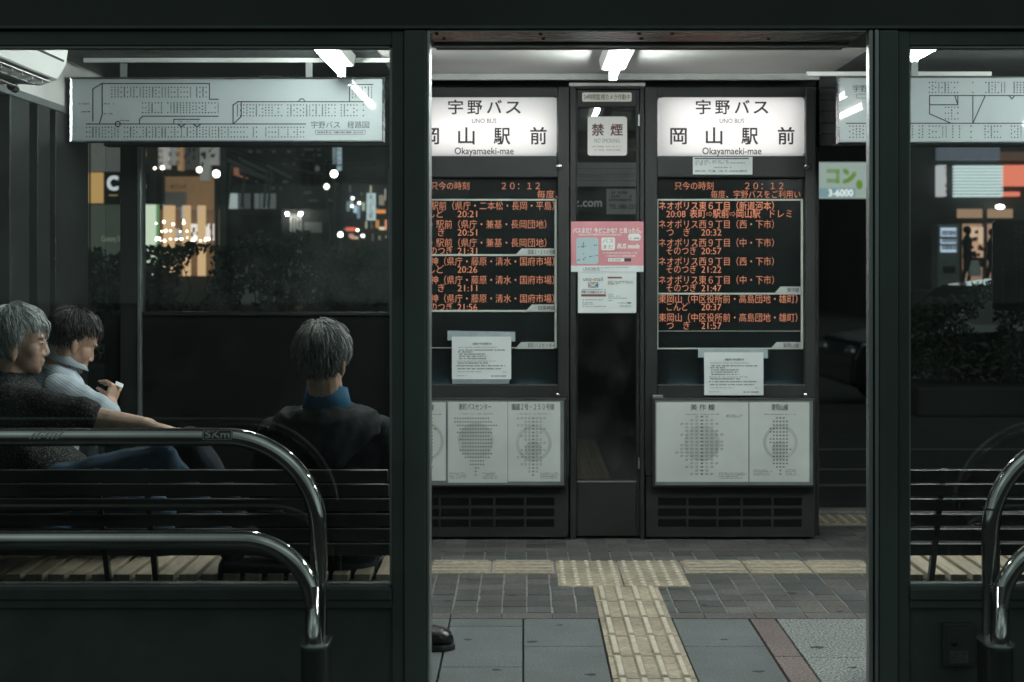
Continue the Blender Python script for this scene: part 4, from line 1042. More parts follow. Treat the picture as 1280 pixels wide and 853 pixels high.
part('window_lettering', write(MB(), 'Century 21', FX(128), FX(152), Z(298.5, SD), 9/52.5, SD-.065, .02), E('green_letters', (.45, .6, .38), .3), wd)
lit('lit_window', 173, 195, 256, 345, SD, E('pale_green_window', (.80, .92, .70), .95), sh, .07)
lit('window_frame', 195.2, 198.5, 256, 345, SD, E('green_edge', (.4, .75, .35), .4), sh, .08)

rs_ = thing('restaurant', 'warmly lit restaurant front with poster boards beside the pale green shop window', 'restaurant', (FX(240), SD, 0))
part('wall', MB().prismz([(X(198.5, SD+.3), SD+.3), (X(279, SD+.3), SD+.3), (X(280, 48), 48), (X(199.5, 48), 48)], -.05, 15), m_facade, rs_)
D = SD+.3
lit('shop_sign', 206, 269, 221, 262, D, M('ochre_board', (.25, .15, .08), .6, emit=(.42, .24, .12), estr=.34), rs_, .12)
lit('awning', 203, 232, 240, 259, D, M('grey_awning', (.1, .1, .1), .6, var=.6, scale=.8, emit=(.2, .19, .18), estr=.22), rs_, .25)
w = MB(); write(w, 'ダイニング', FX(216, D), FX(236, D), Z(234, D), 6/52, D-.255, .02); part('lettering', w, m_ink, rs_)
lit('doorway', 200, 274, 262, 345, D, M('restaurant_interior', (.12, .08, .05), .6, emit=(.40, .22, .11), estr=.30), rs_, .02)
for px in (213.5, 219.5, 238, 256.5):
    part('lit_column', MB().tube([(X(px, D), D-.4, Z(345, D)), (X(px, D), D-.4, Z(258, D))], .085 if px in (213.5, 219.5) else .10, 12), E('tan_column', (.95, .60, .32), .85), rs_)
lit('counter', 208, 226, 286, 296, D, E('pink_white_light', (1, .88, .85), .5), rs_, .2)
for a, b in ((233, 245), (251, 261), (266, 269)): lit('counter', a, b, 280, 301, D, E('pink_white_light2', (1, .86, .8), 1.15), rs_, .2)
dk = MB()
for i in range(26): px = random.uniform(208, 268); py = random.uniform(276, 300); dk.box(X(px, D), X(px+random.uniform(1, 3), D), D-.26, D-.22, Z(py+random.uniform(2, 6), D), Z(py, D))
part('furnishing', dk, m_facade, rs_)
pt = MB()
for i in range(34): px = random.uniform(204, 272); py = random.choice((281, 300, 301.5, 299, 278, 290))+random.uniform(-1, 1); pt.ball((X(px, D), D-.75, Z(py, D)), random.choice((.014, .02, .03)), 8, 6)
for px, py, r in ((257.5, 215, .065), (212.5, 212.5, .045), (203, 213, .03)): pt.ball((X(px, D), D-.75, Z(py, D)), r, 10, 8)
part('lamp_bulbs', pt, E('warm_bulb', (1, .85, .7), 9.), rs_)
for a, y0_, y1_, c in ((227, 258, 273, 0), (247, 258, 272, 0), (203.5, 247, 257, 1)): lit('small_sign', a-.9, a+1.1, y0_, y1_, D, E('blue_sign_light', (.15, .45, .75), .7), rs_, .3)
for i, (a, b, y0_, y1_, c, e_) in enumerate(((197.5, 211, 150, 211, (.62, .56, .54), .22), (212, 219, 150, 206, (.45, .45, .46), .16), (222, 228, 150, 213, (.6, .36, .2), .18), (231, 248, 150, 212, (.12, .115, .11), .10), (250, 262, 150, 226, (.36, .36, .34), .17), (262.5, 273, 150, 206, (.46, .45, .45), .16))):
    pz = lit('poster_board', a, b, y0_, y1_, D, M('poster_board_%s' % 'abcdef'[i], c, .6, var=.25, scale=1.5, emit=c, estr=e_*1.9), rs_, .25)
    w = MB()
    if i < 3: write_col(w, '宴会料理' if i == 0 else ('和食処' if i == 1 else '居酒屋'), X((a+b)/2, D), Z(178, D), Z(210, D), 6.5*D/FPX, D-.255, .01)
    else:
        for k in range(7): u = random.uniform(a+1, b-4); v = random.uniform(178, 208); w.add([(X(u, D), D-.255, Z(v, D)), (X(u+random.uniform(1, 3), D), D-.255, Z(v+3, D)), (X(u+random.uniform(2, 5), D), D-.255, Z(v-4, D))], [(0, 1, 2)])
    part('print', w, m_sign_ink, pz)
rd = part('round_sign', (lambda mb: mb.prism([(FX(178.3)+7.5/52.5*math.cos(R(15*k)), Z(193.5, SD)+7.5/52.5*math.sin(R(15*k))) for k in range(24)], SD-.3, SD-.22))(MB()), E('round_sign_light', (.8, .52, .30), .42), rs_)
dense_ = MB(); dense(dense_, FX(174), FX(183), Z(193.5, SD), .05, SD-.31, .05); part('print', dense_, m_sign_ink, rd)
part('arrow_mark', MB().add([(FX(172), SD-.25, Z(203, SD)), (FX(172), SD-.25, Z(211, SD)), (FX(182), SD-.25, Z(214, SD)), (FX(178), SD-.25, Z(208, SD)), (FX(182), SD-.25, Z(205, SD))], [(0, 1, 2, 3, 4)]), M('arrow_pale', (.6, .5, .46), .6, emit=(.6, .5, .46), estr=.3), rs_)

# big round column and the dark blocks further along
t = tag(MB().tube([(X(279.5, 34), 34, -.02), (X(279.5, 34), 34, 9)], .085, 16).build('utility_pole', m_pole), 'tall grey utility pole at the end of the warmly lit restaurant', 'pole')
ob = thing('office_block', 'dark office block with a lit walkway beyond the restaurant', 'building', (X(330, 60), 60, 0))
D = 62.
part('wall', MB().prismz([(X(275, D), D), (X(371, D), D), (X(372, D+15), D+15), (X(278, D+15), D+15)], -.05, 22), m_facade, ob)
lit('walkway', 284, 371, 262, 268, D, m_concrete, ob, 2.2)
for a, b, e_ in ((286, 296, 1.), (297, 303, .12), (305, 312, .1), (318, 323, .25), (325, 329, .2), (331, 334, .3), (337, 344, .18)): lit('window', a, b, 242, 261, D, E('dim_window_%d' % int(e_*100), (.75, .85, .85), .5*e_+.03), ob, .2)
bm_ = MB()
for i in range(3): bm_.tube([(X(283+30*i, D), D-2, Z(200+6*i, D)), (X(330+22*i, D), D-2, Z(220+4*i, D))], .10, 6)
bm_.tube([(X(300, D), D-2, Z(214, D)), (X(352, D), D-2, Z(231, D))], .16, 6)
for px in (301, 318, 345, 350): bm_.tube([(X(px, D), D-2.1, Z(216, D)), (X(px-4, D), D-2.1, Z(262, D))], .06, 6)
part('footbridge_truss', bm_, m_facade2, ob)
gb = MB()
for px, py, r in ((293, 341, .07), (297, 340, .06), (301, 342, .05), (346, 341, .06), (350, 343, .05), (309, 334, .03)): gb.ball(P(px, py, D-.4), r, 8, 6)
part('ground_floor_light', gb, E('floor_bulb', (1, .93, .8), 7.), ob)
gb = MB(); gb.ball(P(356, 342, D-.4), .09, 8, 6); part('ground_floor_light', gb, E('amber_bulb', (1, .5, .2), 1.3), ob)
lit('red_beacon', 292, 297, 210, 219, D, E('red_beacon_light', (.8, .34, .2), .3), ob, 2.4)
tw_ = thing('tower_block', 'dark tower block behind the street lamps in the left window', 'building', (X(410, 90), 90, 0))
D = 90.
part('wall', MB().box(X(372, D), X(428, D), D, D+20, -.05, 34), m_facade, tw_)
wn_ = MB()
for r in range(9):
    for c in range(5): wn_.box(X(376+10*c, D), X(383+10*c, D), D-.1, D-.01, 3.2+3.1*r, 4.7+3.1*r)
part('window_row', wn_, m_carglass, tw_)
lit('lit_window', 394, 399, 208, 214, D, E('dim_window_a', (.6, .7, .7), .12), tw_, .2)
st_ = thing('arcade_entrance', 'striped arcade entrance under two small downlights behind the hedge', 'entrance', (X(367, 50), 50, 0))
D = 50.
part('wall', MB().box(X(352, D), X(412, D), D, D+3, -.05, Z(262, D)), m_facade, st_)
sp = MB()
for i in range(4): sp.box(X(363+4*i, D), X(365.2+4*i, D), D-.1, D-.01, -.02, Z(268, D))
part('striped_panel', sp, M('stripe_pale', (.6, .6, .56), .6), st_)
lit('noticeboard', 380, 402, 278, 291, D, M('noticeboard_grey', (.22, .23, .22), .6, emit=(.2, .22, .21), estr=.12), st_, .1)
for px in (359, 376): part('downlight', MB().ball(P(px, 267.5, D-.35), .055, 10, 8), E('downlight_white', (1, .95, .9), 55.), st_)

# faint lit windows, shafts of light and wires up the street
fw = MB()
for i in range(16): px = random.uniform(286, 368); py = random.choice((188, 196, 204, 226, 234)); fw.box(X(px, 61.8), X(px+random.choice((2, 3, 5)), 61.8), 61.8, 61.98, Z(py+3, 61.8), Z(py, 61.8))
part('faint_window', fw, E('faint_window_light', (.5, .56, .5), .07), ob)
fw = MB()
for i in range(14): px = random.uniform(374, 426); py = random.choice((186, 193, 200, 222, 229, 240, 250)); fw.box(X(px, 89.8), X(px+random.choice((2, 4, 9)), 89.8), 89.8, 89.98, Z(py+2, 89.8), Z(py, 89.8))
part('faint_window', fw, E('faint_window_light', (.5, .56, .5), .055), tw_)
for i, px in enumerate((432.5, 436, 449.5, 456, 473, 486)):
    pass
wi = thing('overhead_wires', 'thin black overhead wires sagging across the dark street beyond the hedge', 'wires', (X(370, 48), 48, 7))
for i, (ya_, yb_2, sag) in enumerate(((176, 205, .25), (190, 214, .3), (182, 228, .2))):
    a_, b_ = P(280, ya_, 34), P(470, yb_2, 66); part('wire', MB().tube([a_.lerp(b_, k/10)-V3((0, 0, sag*math.sin(math.pi*k/10))) for k in range(11)], .022, 5), m_facade, wi)
# signs and lights at the far end of the street
fb = thing('bar_building', 'dark building hung with small lit signs at the right of the left window', 'building', (X(458, 70), 70, 0))
D = 70.
part('wall', MB().box(X(428.5, D), X(520, D), D, D+15, -.05, 26), m_facade, fb)
def street_sign(px0, px1, py0, py1, D, col, st, label, txt=None, name='street_sign', ink=None):
    t = tag(MB().box(X(px0, D), X(px1, D), D-.15, D, Z(py1, D), Z(py0, D)).build(name, E('sign_light_%d_%d' % (px0, py0), col, st)), label, 'sign')
    if txt: part('lettering', write_col(MB(), txt, X((px0+px1)/2, D), Z(py0+1.5, D), Z(py1-1.5, D), (px1-px0)*.8*D/FPX, D-.156, .02), ink or m_sign_ink, t)
    return t
street_sign(415.5, 421, 183, 208, 68, (.02, .03, .04), .3, 'dark vertical sign with pale lettering high behind the street lamp', '居酒屋本店', ink=E('sign_white_text', (.7, .85, .95), .7))
street_sign(421.6, 427, 183, 213.5, 68, (.55, .72, .82), .62, 'pale blue lit vertical sign high above the street lamp globe', '歯科医院')
street_sign(458.8, 469.5, 242, 275.5, 66, (.74, .88, .92), .8, 'bright white vertical sign near the right edge of the left window', '天ぷら家')
street_sign(433, 445.5, 284.5, 289, 66, (1, .18, .12), .95, 'red lit sign band low down beyond the hedge')
street_sign(470.5, 482, 262.5, 267, 66, (1, .38, .12), .9, 'orange lit sign band beside the bright white vertical sign')
for i, (px, py, w_, h_, c, s_) in enumerate(((439, 252, 3, 14, (.5, .6, .7), .6), (443.5, 262, 3.4, 8, (.6, .75, .95), .9), (447.5, 265, 2.6, 16, (.45, .6, .75), .5), (434.5, 258, 3, 12, (.4, .55, .6), .4), (453.5, 258, 2.5, 10, (.7, .8, .6), .6), (471, 280, 3, 10, (1, .45, .15), .6), (482, 281, 2.2, 12, (1, .35, .2), .8), (477, 285.5, 6, 3, (1, .85, .6), 1.), (476, 250, 5, 12, (.75, .66, .5), .35), (438, 295, 4, 5, (1, .5, .35), .6), (441, 297, 5, 3, (1, .6, .4), .7))):
    lit('small_sign', px-w_/2, px+w_/2, py-h_/2, py+h_/2, D, E('small_sign_light_%s' % 'abcdefghijklmnop'[i], c, s_), fb, .3+.05*i)
rnd5 = random.Random(5)
for i in range(20):
    px, py = rnd5.uniform(430, 487), rnd5.uniform(236, 300); w_, h_ = rnd5.choice(((1.2, 9), (1.5, 5), (3, 2), (1, 14), (2, 3))); c = rnd5.choice(((.6, .75, .85), (.9, .8, .65), (.9, .45, .25), (.5, .6, .55)))
    lit('lit_window', px-w_/2, px+w_/2, py-h_/2, py+h_/2, D, E('lit_window_%d_%d' % (c[0]*10, i % 3), c, (.12, .3, .6)[i % 3]), fb, .1+.012*i)
bl = MB()
for px, py in ((441, 248), (453, 295), (440, 258), (449, 254), (447, 288)): bl.ball(P(px, py, D-.8), .06, 8, 6)
part('lamp_bulbs', bl, E('white_bulb', (1, .9, .8), 9.), fb)
def street_lamp(px, py, D, rad, st, label, twin=None, grp='street lamps beyond the hedge'):
    t = thing('street_lamp', label, 'street lamp', (X(px, D), D, 0), grp)
    top = P(px, py, D)
    part('pole', MB().tube([(top.x, D, -.02), (top.x, D, top.z-rad)], .05, 10), m_pole, t)
    part('globe', MB().ball(top, rad, 16, 10), E('lamp_globe_%d' % int(st*10), (1, .96, .86), st), t)
    return t
street_lamp(417.5, 217.5, 45, .105, 11, 'street lamp with the brightest globe on a tall pole, in front of the dark tower')
street_lamp(408.2, 233.5, 58, .10, 6, 'lower street lamp globe just left of the brightest street lamp')
street_lamp(270.5, 217.5, 35, .085, 9, 'street lamp globe in front of the poster boards nearest the utility pole')
street_lamp(419.8, 290, 62, .075, 8, 'very low lamp globe under the brightest street lamp')
street_lamp(425.5, 293.5, 50, .085, 9, 'low white lamp globe just above the hedge top')
street_lamp(454, 295, 55, .055, 5, 'low warm lamp globe above the hedge beside the red sign')

# ---- cars
def car(x, y, rot, paint, label, lights=None, grp='vehicles on the street', zs=1.):
    t = thing('parked_car', label, 'car', (x, y, -.16), grp)
    L, W = 4.2, 1.68
    side = [(-2.1, .32), (-2.08, .62), (-1.98, .80), (-1.2, .92), (-.62, 1.40), (-.1, 1.47), (.75, 1.44), (1.35, 1.02), (1.95, .92), (2.1, .66), (2.1, .32), (1.75, .22), (-1.75, .22)]
    rm = Matrix.Translation((x, y, -.16)) @ Matrix.Rotation(rot, 4, 'Z') @ Matrix.Diagonal((1, 1, zs, 1))
    def sect(sc, w0, w1, hip):             # narrowing cabin
        mb = MB(); vs = []; n = len(side)
        for yy, k in ((-W/2, 1), (-W/2+.02, 1), (W/2-.02, 1), (W/2, 1)): pass
        for s_ in (-1, 1):
            for px_, pz_ in side:
                inset = .22*max(0, (pz_-.92)/.55)+(.04 if pz_ < .4 else 0)
                vs.append((px_, s_*(W/2-inset), pz_))
        fs = [list(range(n-1, -1, -1)), list(range(n, 2*n))]+[[i, (i+1) % n, n+(i+1) % n, n+i] for i in range(n)]
        mb.add(vs, fs); return mb
    def bp_(name, mb, mat, par, bev=0):
        o = part(name, mb, mat, par, bev); o.data.transform(rm); return o
    body = bp_('body', sect(0, 0, 0, 0), paint, t, .05)
    gl = MB()
    for s_ in (-1, 1):
        f = lambda px_, pz_: (px_, s_*(W/2-.22*max(0, (pz_-.92)/.55)+.004), pz_)
        gl.add([f(-.95, .98), f(-.58, 1.34), f(.02, 1.39), f(.02, .98)], [(0, 1, 2, 3)]); gl.add([f(.1, .98), f(.1, 1.39), f(.72, 1.36), f(1.15, 1.04)], [(0, 1, 2, 3)])
    gl.add([(-1.17, -.68, .96), (-1.17, .68, .96), (-.68, .60, 1.37), (-.68, -.60, 1.37)], [(0, 1, 2, 3)]); gl.add([(1.32, -.66, 1.06), (1.32, .66, 1.06), (.82, .60, 1.41), (.82, -.60, 1.41)], [(0, 1, 2, 3)])
    bp_('windows', gl, m_carglass, t)
    for xx in (-1.3, 1.32):
        for s_ in (-1, 1):
            wh = MB(); ring = [(.17, .0), (.17, .02), (.30, .02), (.32, .0), (.32, -.16), (.3, -.18)]
            wh.lathe((0, 0, 0), [(.0001, .005)]+ring, 18); wh.v = [(xx+a, s_*(W/2-.02+c), .32+b) for a, b, c in wh.v]
            o = bp_('wheel', wh, m_tyre, t)
            rmb = MB(); rmb.lathe((0, 0, 0), [(.0001, .022), (.05, .026), (.165, .016)], 10); rmb.v = [(xx+a, s_*(W/2-.02+c), .32+b) for a, b, c in rmb.v]
            bp_('rim', rmb, m_alu, o)
    for s_ in (-1, 1):
        bp_('headlight', MB().ball((-2.04, s_*.60, .68), (.06, .15, .07), 12, 8), E('headlight_on', (1, .95, .82), 14.) if lights else m_alu, t)
        bp_('tail_light', MB().ball((2.06, s_*.64, .74), (.05, .12, .08), 12, 8), E('tail_light_on', (1, .08, .03), 1.6), t)
    return t
car(-8.7, 50.0, R(4), m_carpaint_w, 'white van whose roof shows over the hedge beyond the restaurant lights', zs=1.75)
car(5.6, 17.3, R(3), m_carpaint_d, 'dark car stopped on the road beside the right kiosk')

# ---- right: shops across the road
RD = 43.0
rb_ = thing('shop_building', 'dark shop building with a lit louvre panel and orange sign across the road', 'building', (X(1210, RD), RD, 0))
part('wall', MB().box(X(1095, RD), X(1400, RD), RD, RD+12, -.05, 13), m_facade, rb_)
part('terrace', MB().box(X(1095, RD), X(1400, RD), RD-4, RD-.001, -.05, Z(361, RD)), m_concrete, rb_)
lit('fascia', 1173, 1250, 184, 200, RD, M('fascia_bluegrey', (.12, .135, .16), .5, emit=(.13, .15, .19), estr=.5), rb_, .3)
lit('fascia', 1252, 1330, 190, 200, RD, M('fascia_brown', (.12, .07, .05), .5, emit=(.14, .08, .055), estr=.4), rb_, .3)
v_ = lit('vertical_sign', 1174, 1183, 206.5, 245.5, RD, E('vertical_sign_light', (.8, .85, .85), .55), rb_, .4)
part('lettering', write_col(MB(), '喫茶・軽食', X(1178.5, RD), Z(208, RD), Z(244, RD), 5.5*RD/FPX, RD-.41, .03), M('sign_red', (.4, .05, .03), .5), v_)
for k in range(10): lit('lit_louvre', 1194.5, 1254, 207.2+4.02*k, 209.7+4.02*k, RD, E('louvre_light', (.72, .92, .90), .82), rb_, .3)
lit('orange_sign', 1255, 1300, 206.5, 232.5, RD, E('orange_sign_light', (1., .27, .17), .82), rb_, .3)
lit('orange_sign', 1255, 1275, 240, 245.3, RD, E('orange_sign_light', (1., .27, .17), .82), rb_, .3)
for a, b in ((1198, 1228), (1236, 1266)): lit('transom_window', a, b, 261.5, 272.5, RD, E('warm_window', (.9, .60, .38), .34), rb_, .15)
lit('doorway', 1203, 1300, 280, 361, RD, M('shop_interior', (.35, .24, .17), .6, var=.3, scale=1.2, emit=(.62, .38, .25), estr=.42), rb_, .02)
lit('shop_shelf', 1208, 1222, 284, 300, RD, E('shelf_light', (1., .72, .5), .62), rb_, .1); lit('shop_shelf', 1224, 1229, 284, 305, RD, E('shelf_light', (1., .72, .5), .62), rb_, .1)
lit('shop_counter', 1209, 1230, 303, 322, RD, E('counter_light', (1., .62, .42), .5), rb_, .1)
lit('counter_front', 1206, 1232, 322, 334, RD, m_facade, rb_, .2); lit('door_frame', 1231, 1234, 276, 361, RD, m_facade, rb_, .25)
it = MB()
for i in range(24): px = random.uniform(1206, 1229); py = random.choice((288, 296, 308, 316, 329))+random.uniform(-2, 2); it.box(X(px, RD), X(px+2.2, RD), RD-.3, RD-.12, Z(py+4, RD), Z(py, RD))
part('goods', it, M('shop_goods', (.25, .10, .07), .6, island=.8), rb_)
part('wall_lamp', MB().ball(P(1250, 258.8, RD-.5), (.13, .08, .06), 12, 8), E('wall_lamp_light', (1, .97, .9), 9.), rb_)
vm = thing('vending_machine', 'vending machine with a lit display in front of the shop across the road', 'vending machine', (X(1186, RD-1.2), RD-1.2, Z(361, RD)))
D = RD-1.2
part('cabinet', MB().box(X(1172.5, D), X(1200, D), D, D+.7, Z(361, RD)+.001, Z(281, D)), M('vending_grey', (.22, .23, .23), .5), vm, .03)
dp = lit('display_window', 1176, 1195.5, 285, 315.5, D, E('vending_light', (.62, .82, 1.), .75), vm, .03)
cn = MB()
for r in range(3):
    for c in range(7): cn.box(X(1177+2.6*c, D), X(1178.7+2.6*c, D), D-.05, D-.032, Z(294.5+9*r, D), Z(288.5+9*r, D))
part('drink_cans', cn, M('drink_cans', (.3, .2, .3), .4, island=.9), dp)
lit('shelf_rule', 1176, 1195.5, 296, 298.6, D, m_facade, vm, .05); lit('shelf_rule', 1176, 1195.5, 305, 307, D, m_facade, vm, .05)
lit('dispensing_tray', 1179, 1194, 333, 341, D, m_black, vm, .03)
t = thing('hanging_sign', 'pale green lit sign with green lettering seen between the right kiosk and the door post', 'sign', P(1040, 248, 31))
D = 31.
part('panel', MB().box(X(975, D), X(1096, D), D, D+.15, Z(248, D), Z(203, D)), E('hanging_sign_light', (.66, .84, .76), .42), t)
w = MB(); w2 = MB()
write(w, 'コン', X(1034.5, D), X(1069, D), Z(220, D), 22*D/FPX, D-.01, .06); part('lettering', w, M('sign_green', (.22, .42, .05), .5, emit=(.3, .55, .1), estr=.3), t)
part('phone_band', MB().box(X(982, D), X(1069, D), D-.01, D-.002, Z(246.5, D), Z(235.5, D)), E('phone_band_light', (.40, .66, .72), .42), t)
part('phone_lettering', write(MB(), '3-6000', X(1035.5, D), X(1066, D), Z(241, D), 12*D/FPX, D-.015, .02), E('phone_white', (.9, 1, .95), .85), t)
part('leaf_mark', MB().ball((X(1074, D), D-.02, Z(231, D)), (.07, .01, .1), 10, 6), M('sign_green', (.22, .42, .05)), t)
t = tag(MB().tube([(X(985, D), D+.3, -.02), (X(985, D), D+.3, Z(200, D))], .07, 10).build('sign_post', m_pole), 'steel post holding the pale green hanging sign across the road', 'post')
# ================================================================== people
m_skin = M('skin', (.57, .375, .28), .5, var=.2, scale=30, stain=.22, sscale=14, bump=.05, bscale=120)
m_skin_b = M('skin_tan', (.47, .295, .21), .5, var=.2, scale=30, stain=.22, sscale=14, bump=.05, bscale=120)
m_lens = glass_mat('spectacle_lens', (.93, .95, .95))
m_eye = M('eye_dark', (.02, .015, .012), .2)
m_hair_grey = M('hair_grey', (.50, .53, .53), .42, var=.3, scale=20, island=.75)
m_hair_salt = M('hair_salt_and_pepper', (.22, .23, .225), .45, var=.3, scale=20, island=.85)
m_hair_dark = M('hair_dark', (.014, .013, .012), .55, var=.2, scale=20, island=.5)
m_hairbase_grey = M('hair_base_grey', (.20, .21, .21), .7); m_hairbase_dark = M('hair_base_dark', (.012, .012, .012), .7)

def remesh(mb, name, mat, parent, voxel=.007, smooth=3, disp=None):
    me = mb.mesh(name); o = bpy.data.objects.new(name, me); COL.objects.link(o)
    md = o.modifiers.new('r', 'REMESH'); md.mode = 'VOXEL'; md.voxel_size = voxel; md.use_smooth_shade = True
    ms = o.modifiers.new('s', 'SMOOTH'); ms.iterations = smooth; ms.factor = .5
    m2 = bpy.data.meshes.new_from_object(o.evaluated_get(bpy.context.evaluated_depsgraph_get()))
    bpy.data.objects.remove(o); bpy.data.meshes.remove(me)
    if disp:
        n = len(m2.vertices); co = np.empty(n*3); m2.vertices.foreach_get('co', co); co = co.reshape(-1, 3)
        no = np.empty(n*3); m2.vertex_normals.foreach_get('vector', no); no = no.reshape(-1, 3)
        co += no*disp(co)[:, None]; m2.vertices.foreach_set('co', co.ravel()); m2.update()
    m2.name = name; m2.materials.clear(); m2.materials.append(mat)
    m2.polygons.foreach_set('use_smooth', [True]*len(m2.polygons))
    o = bpy.data.objects.new(name, m2); COL.objects.link(o)
    if parent is not None: attach(o, parent)
    return o
def folds(amp, freq, seed):
    def f(co):
        x, y, z = co[:, 0], co[:, 1], co[:, 2]
        w = np.sin(freq*(z*1.0+x*.7)+2.2*np.sin(9*x+seed)+1.7*np.sin(11*y+z*6))
        w2 = np.sin(freq*1.9*(x-z*.6+y*.4)+2*np.sin(13*z+seed*2))
        return amp*(.65*np.abs(w)**1.5*np.sign(w)+.35*w2)
    return f

def head_frame(c, yaw, pitch, s=1.):
    "x forward, y to the person's left, z up"
    return Matrix.Translation(c) @ Matrix.Rotation(yaw, 4, 'Z') @ Matrix.Rotation(pitch, 4, 'Y') @ Matrix.Scale(s, 4)
def head_shape(mb, Mx, ear=0.):
    T = MB()
    T.ball((-.014, 0, .034), (.094, .076, .088), 24, 16); T.ball((.026, 0, .03), (.066, .066, .074), 20, 14)
    T.ball((.030, 0, -.044), (.060, .056, .064), 20, 14)
    T.ball((.056, 0, -.072), (.036, .034, .036), 16, 10); T.ball((.072, 0, -.092), (.020, .022, .018))
    T.ball((.045, 0, -.012), (.048, .056, .070), 20, 14)
    for s_ in (-1, 1):
        T.ball((.046, s_*.034, -.022), (.036, .028, .040)); T.ball((.074, s_*.028, .026), (.018, .024, .010))
        T.ball((.072, s_*.031, .004), (.014, .016, .011))
        e = Matrix.Rotation(s_*R(-22), 3, 'Z') @ Matrix.Rotation(R(-10), 3, 'Y')
        T.ball((-.012, s_*.078, -.012+ear), (.021, .010, .034), 16, 12, e); T.ball((-.008, s_*.075, -.040+ear), (.010, .009, .012))
        T.ball((.094, s_*.011, -.036), (.010, .009, .008))
    T.capsule((.084, 0, .018), (.102, 0, -.027), .0085, .0125, 12); T.ball((.101, 0, -.030), (.0125, .0125, .010))
    T.ball((.089, 0, -.056), (.011, .022, .0075)); T.ball((.086, 0, -.068), (.011, .020, .0085))
    T.ball((.078, 0, -.048), (.014, .026, .018))
    mb.add([Mx @ Vector(v) for v in T.v], T.f, True)
def in_scalp(d, front, side, nape):
    "d: direction on the skull ellipsoid; front: lowest z of the hair at the brow, side at the temples, nape at the back"
    x, y, z = d
    lim = nape if x < -.15 else (side if x < .28 else front)
    if -.15 <= x < .28: lim = nape+(side-nape)*(x+.15)/.43 if x < .1 else side
    return z > lim
EC, ER = Vector((-.012, 0, .036)), Vector((.099, .0815, .094))
def hair(person, Mx, n, mat, base, front, side, nape, length, part_dir, lift=.006, seed=1, wild=.25, rad=.0013):
    rnd = random.Random(seed); L = MB(); B = MB()
    seg, rg = 40, 26                       # close fitting base under the strands
    vs, keep = [], []
    for i in range(rg+1):
        th = math.pi*i/rg
        for k in range(seg):
            ph = 2*math.pi*k/seg; d = Vector((math.sin(th)*math.cos(ph), math.sin(th)*math.sin(ph), math.cos(th)))
            vs.append(Mx @ (EC+Vector((d.x*(ER.x-.001), d.y*(ER.y-.001), d.z*(ER.z-.001))))); keep.append(in_scalp(d, front+.06, side+.06, nape+.05))
    fs = [f for f in [(i*seg+k, (i+1)*seg+k, (i+1)*seg+(k+1) % seg, i*seg+(k+1) % seg) for i in range(rg) for k in range(seg)] if all(keep[j] for j in f)]
    B.add(vs, fs, True); h = part('hair', B, base, person)
    for _ in range(n):
        while True:
            d = Vector((rnd.gauss(0, 1), rnd.gauss(0, 1), rnd.gauss(0, 1))).normalized()
            if in_scalp(d, front, side, nape): break
        p = d.copy(); pts = []; ln = length(d)*rnd.uniform(.7, 1.15); st = 6
        clump = Vector((math.sin(17*d.x+9*d.y), math.sin(15*d.y+11*d.z), math.sin(13*d.z+8*d.x)))*.18
        off = rnd.uniform(0, .007); fly = rnd.random() < .07; lf_ = lift*(2.2 if fly else rnd.uniform(.5, 1.4)); wl = wild*(2.2 if fly else 1)
        for k in range(st+1):
            u = k/st
            e = EC+Vector((p.x*ER.x, p.y*ER.y, p.z*ER.z)); nrm = Vector((p.x/ER.x, p.y/ER.y, p.z/ER.z)).normalized()
            pts.append(e+nrm*(.001+off+lf_*math.sin(min(u*1.5, 1)*math.pi/2)))
            g = part_dir(p)+clump*wl*1.6+Vector((rnd.gauss(0, 1), rnd.gauss(0, 1), rnd.gauss(0, 1)))*wl*.45
            g = (g-p*g.dot(p)).normalized()
            p = (p+g*(ln/st/.09)).normalized()
        r = rad*rnd.uniform(.7, 1.2)
        L.tube([Mx @ q_ for q_ in pts], [r, r, r, r*.95, r*.85, r*.65, r*.25], 4, caps=False)
    part('hair_strands', L, mat, h)
    return h
def hand(mb, wrist, d, palm_n, curl=.5, spread=.06, s=1., side=1):
    "wrist point, direction of the fingers, palm normal; fingers curl towards the palm normal"
    d = d.normalized(); pn = (palm_n-d*palm_n.dot(d)).normalized(); a = d.cross(pn)*side
    w = wrist
    mb.loft([(w-d*.012, a*.026*s, pn*.019*s), (w+d*.02*s, a*.032*s, pn*.017*s), (w+d*.055*s, a*.041*s, pn*.015*s), (w+d*.078*s, a*.040*s, pn*.012*s), (w+d*.088*s, a*.034*s, pn*.007*s)], 16)
    for o_ in (-.031, -.0105, .0105, .031): mb.ball(w+d*.082*s+a*o_*s-pn*.003*s, .0115*s, 10, 8)
    for i, (o_, ln) in enumerate(((-.031, .072), (-.0105, .080), (.0105, .075), (.031, .060))):
        p = w+d*.084*s+a*o_*s; dd = (d+a*(i-1.5)*spread).normalized(); r = .0092*s
        for k, (f, c) in enumerate(((.45, .55), (.30, .9), (.25, .8))):
            ang = curl*c*1.3; dd = (dd*math.cos(ang)+pn*math.sin(ang)).normalized(); q2 = p+dd*ln*f*s
            mb.capsule(p, q2, r, r*.92, 10); p = q2; r *= .92
    p = w+d*.025*s-a*.03*s; dd = (d*.75-a*(.55-.3*curl)+pn*(.25+.5*curl)).normalized()
    for ln, r in ((.036, .0125), (.026, .0105), (.018, .0095)):
        q2 = p+dd*ln*s; mb.capsule(p, q2, r*s, r*.9*s, 10); p = q2; dd = (dd+d*.25+pn*curl*.6+a*.2).normalized()
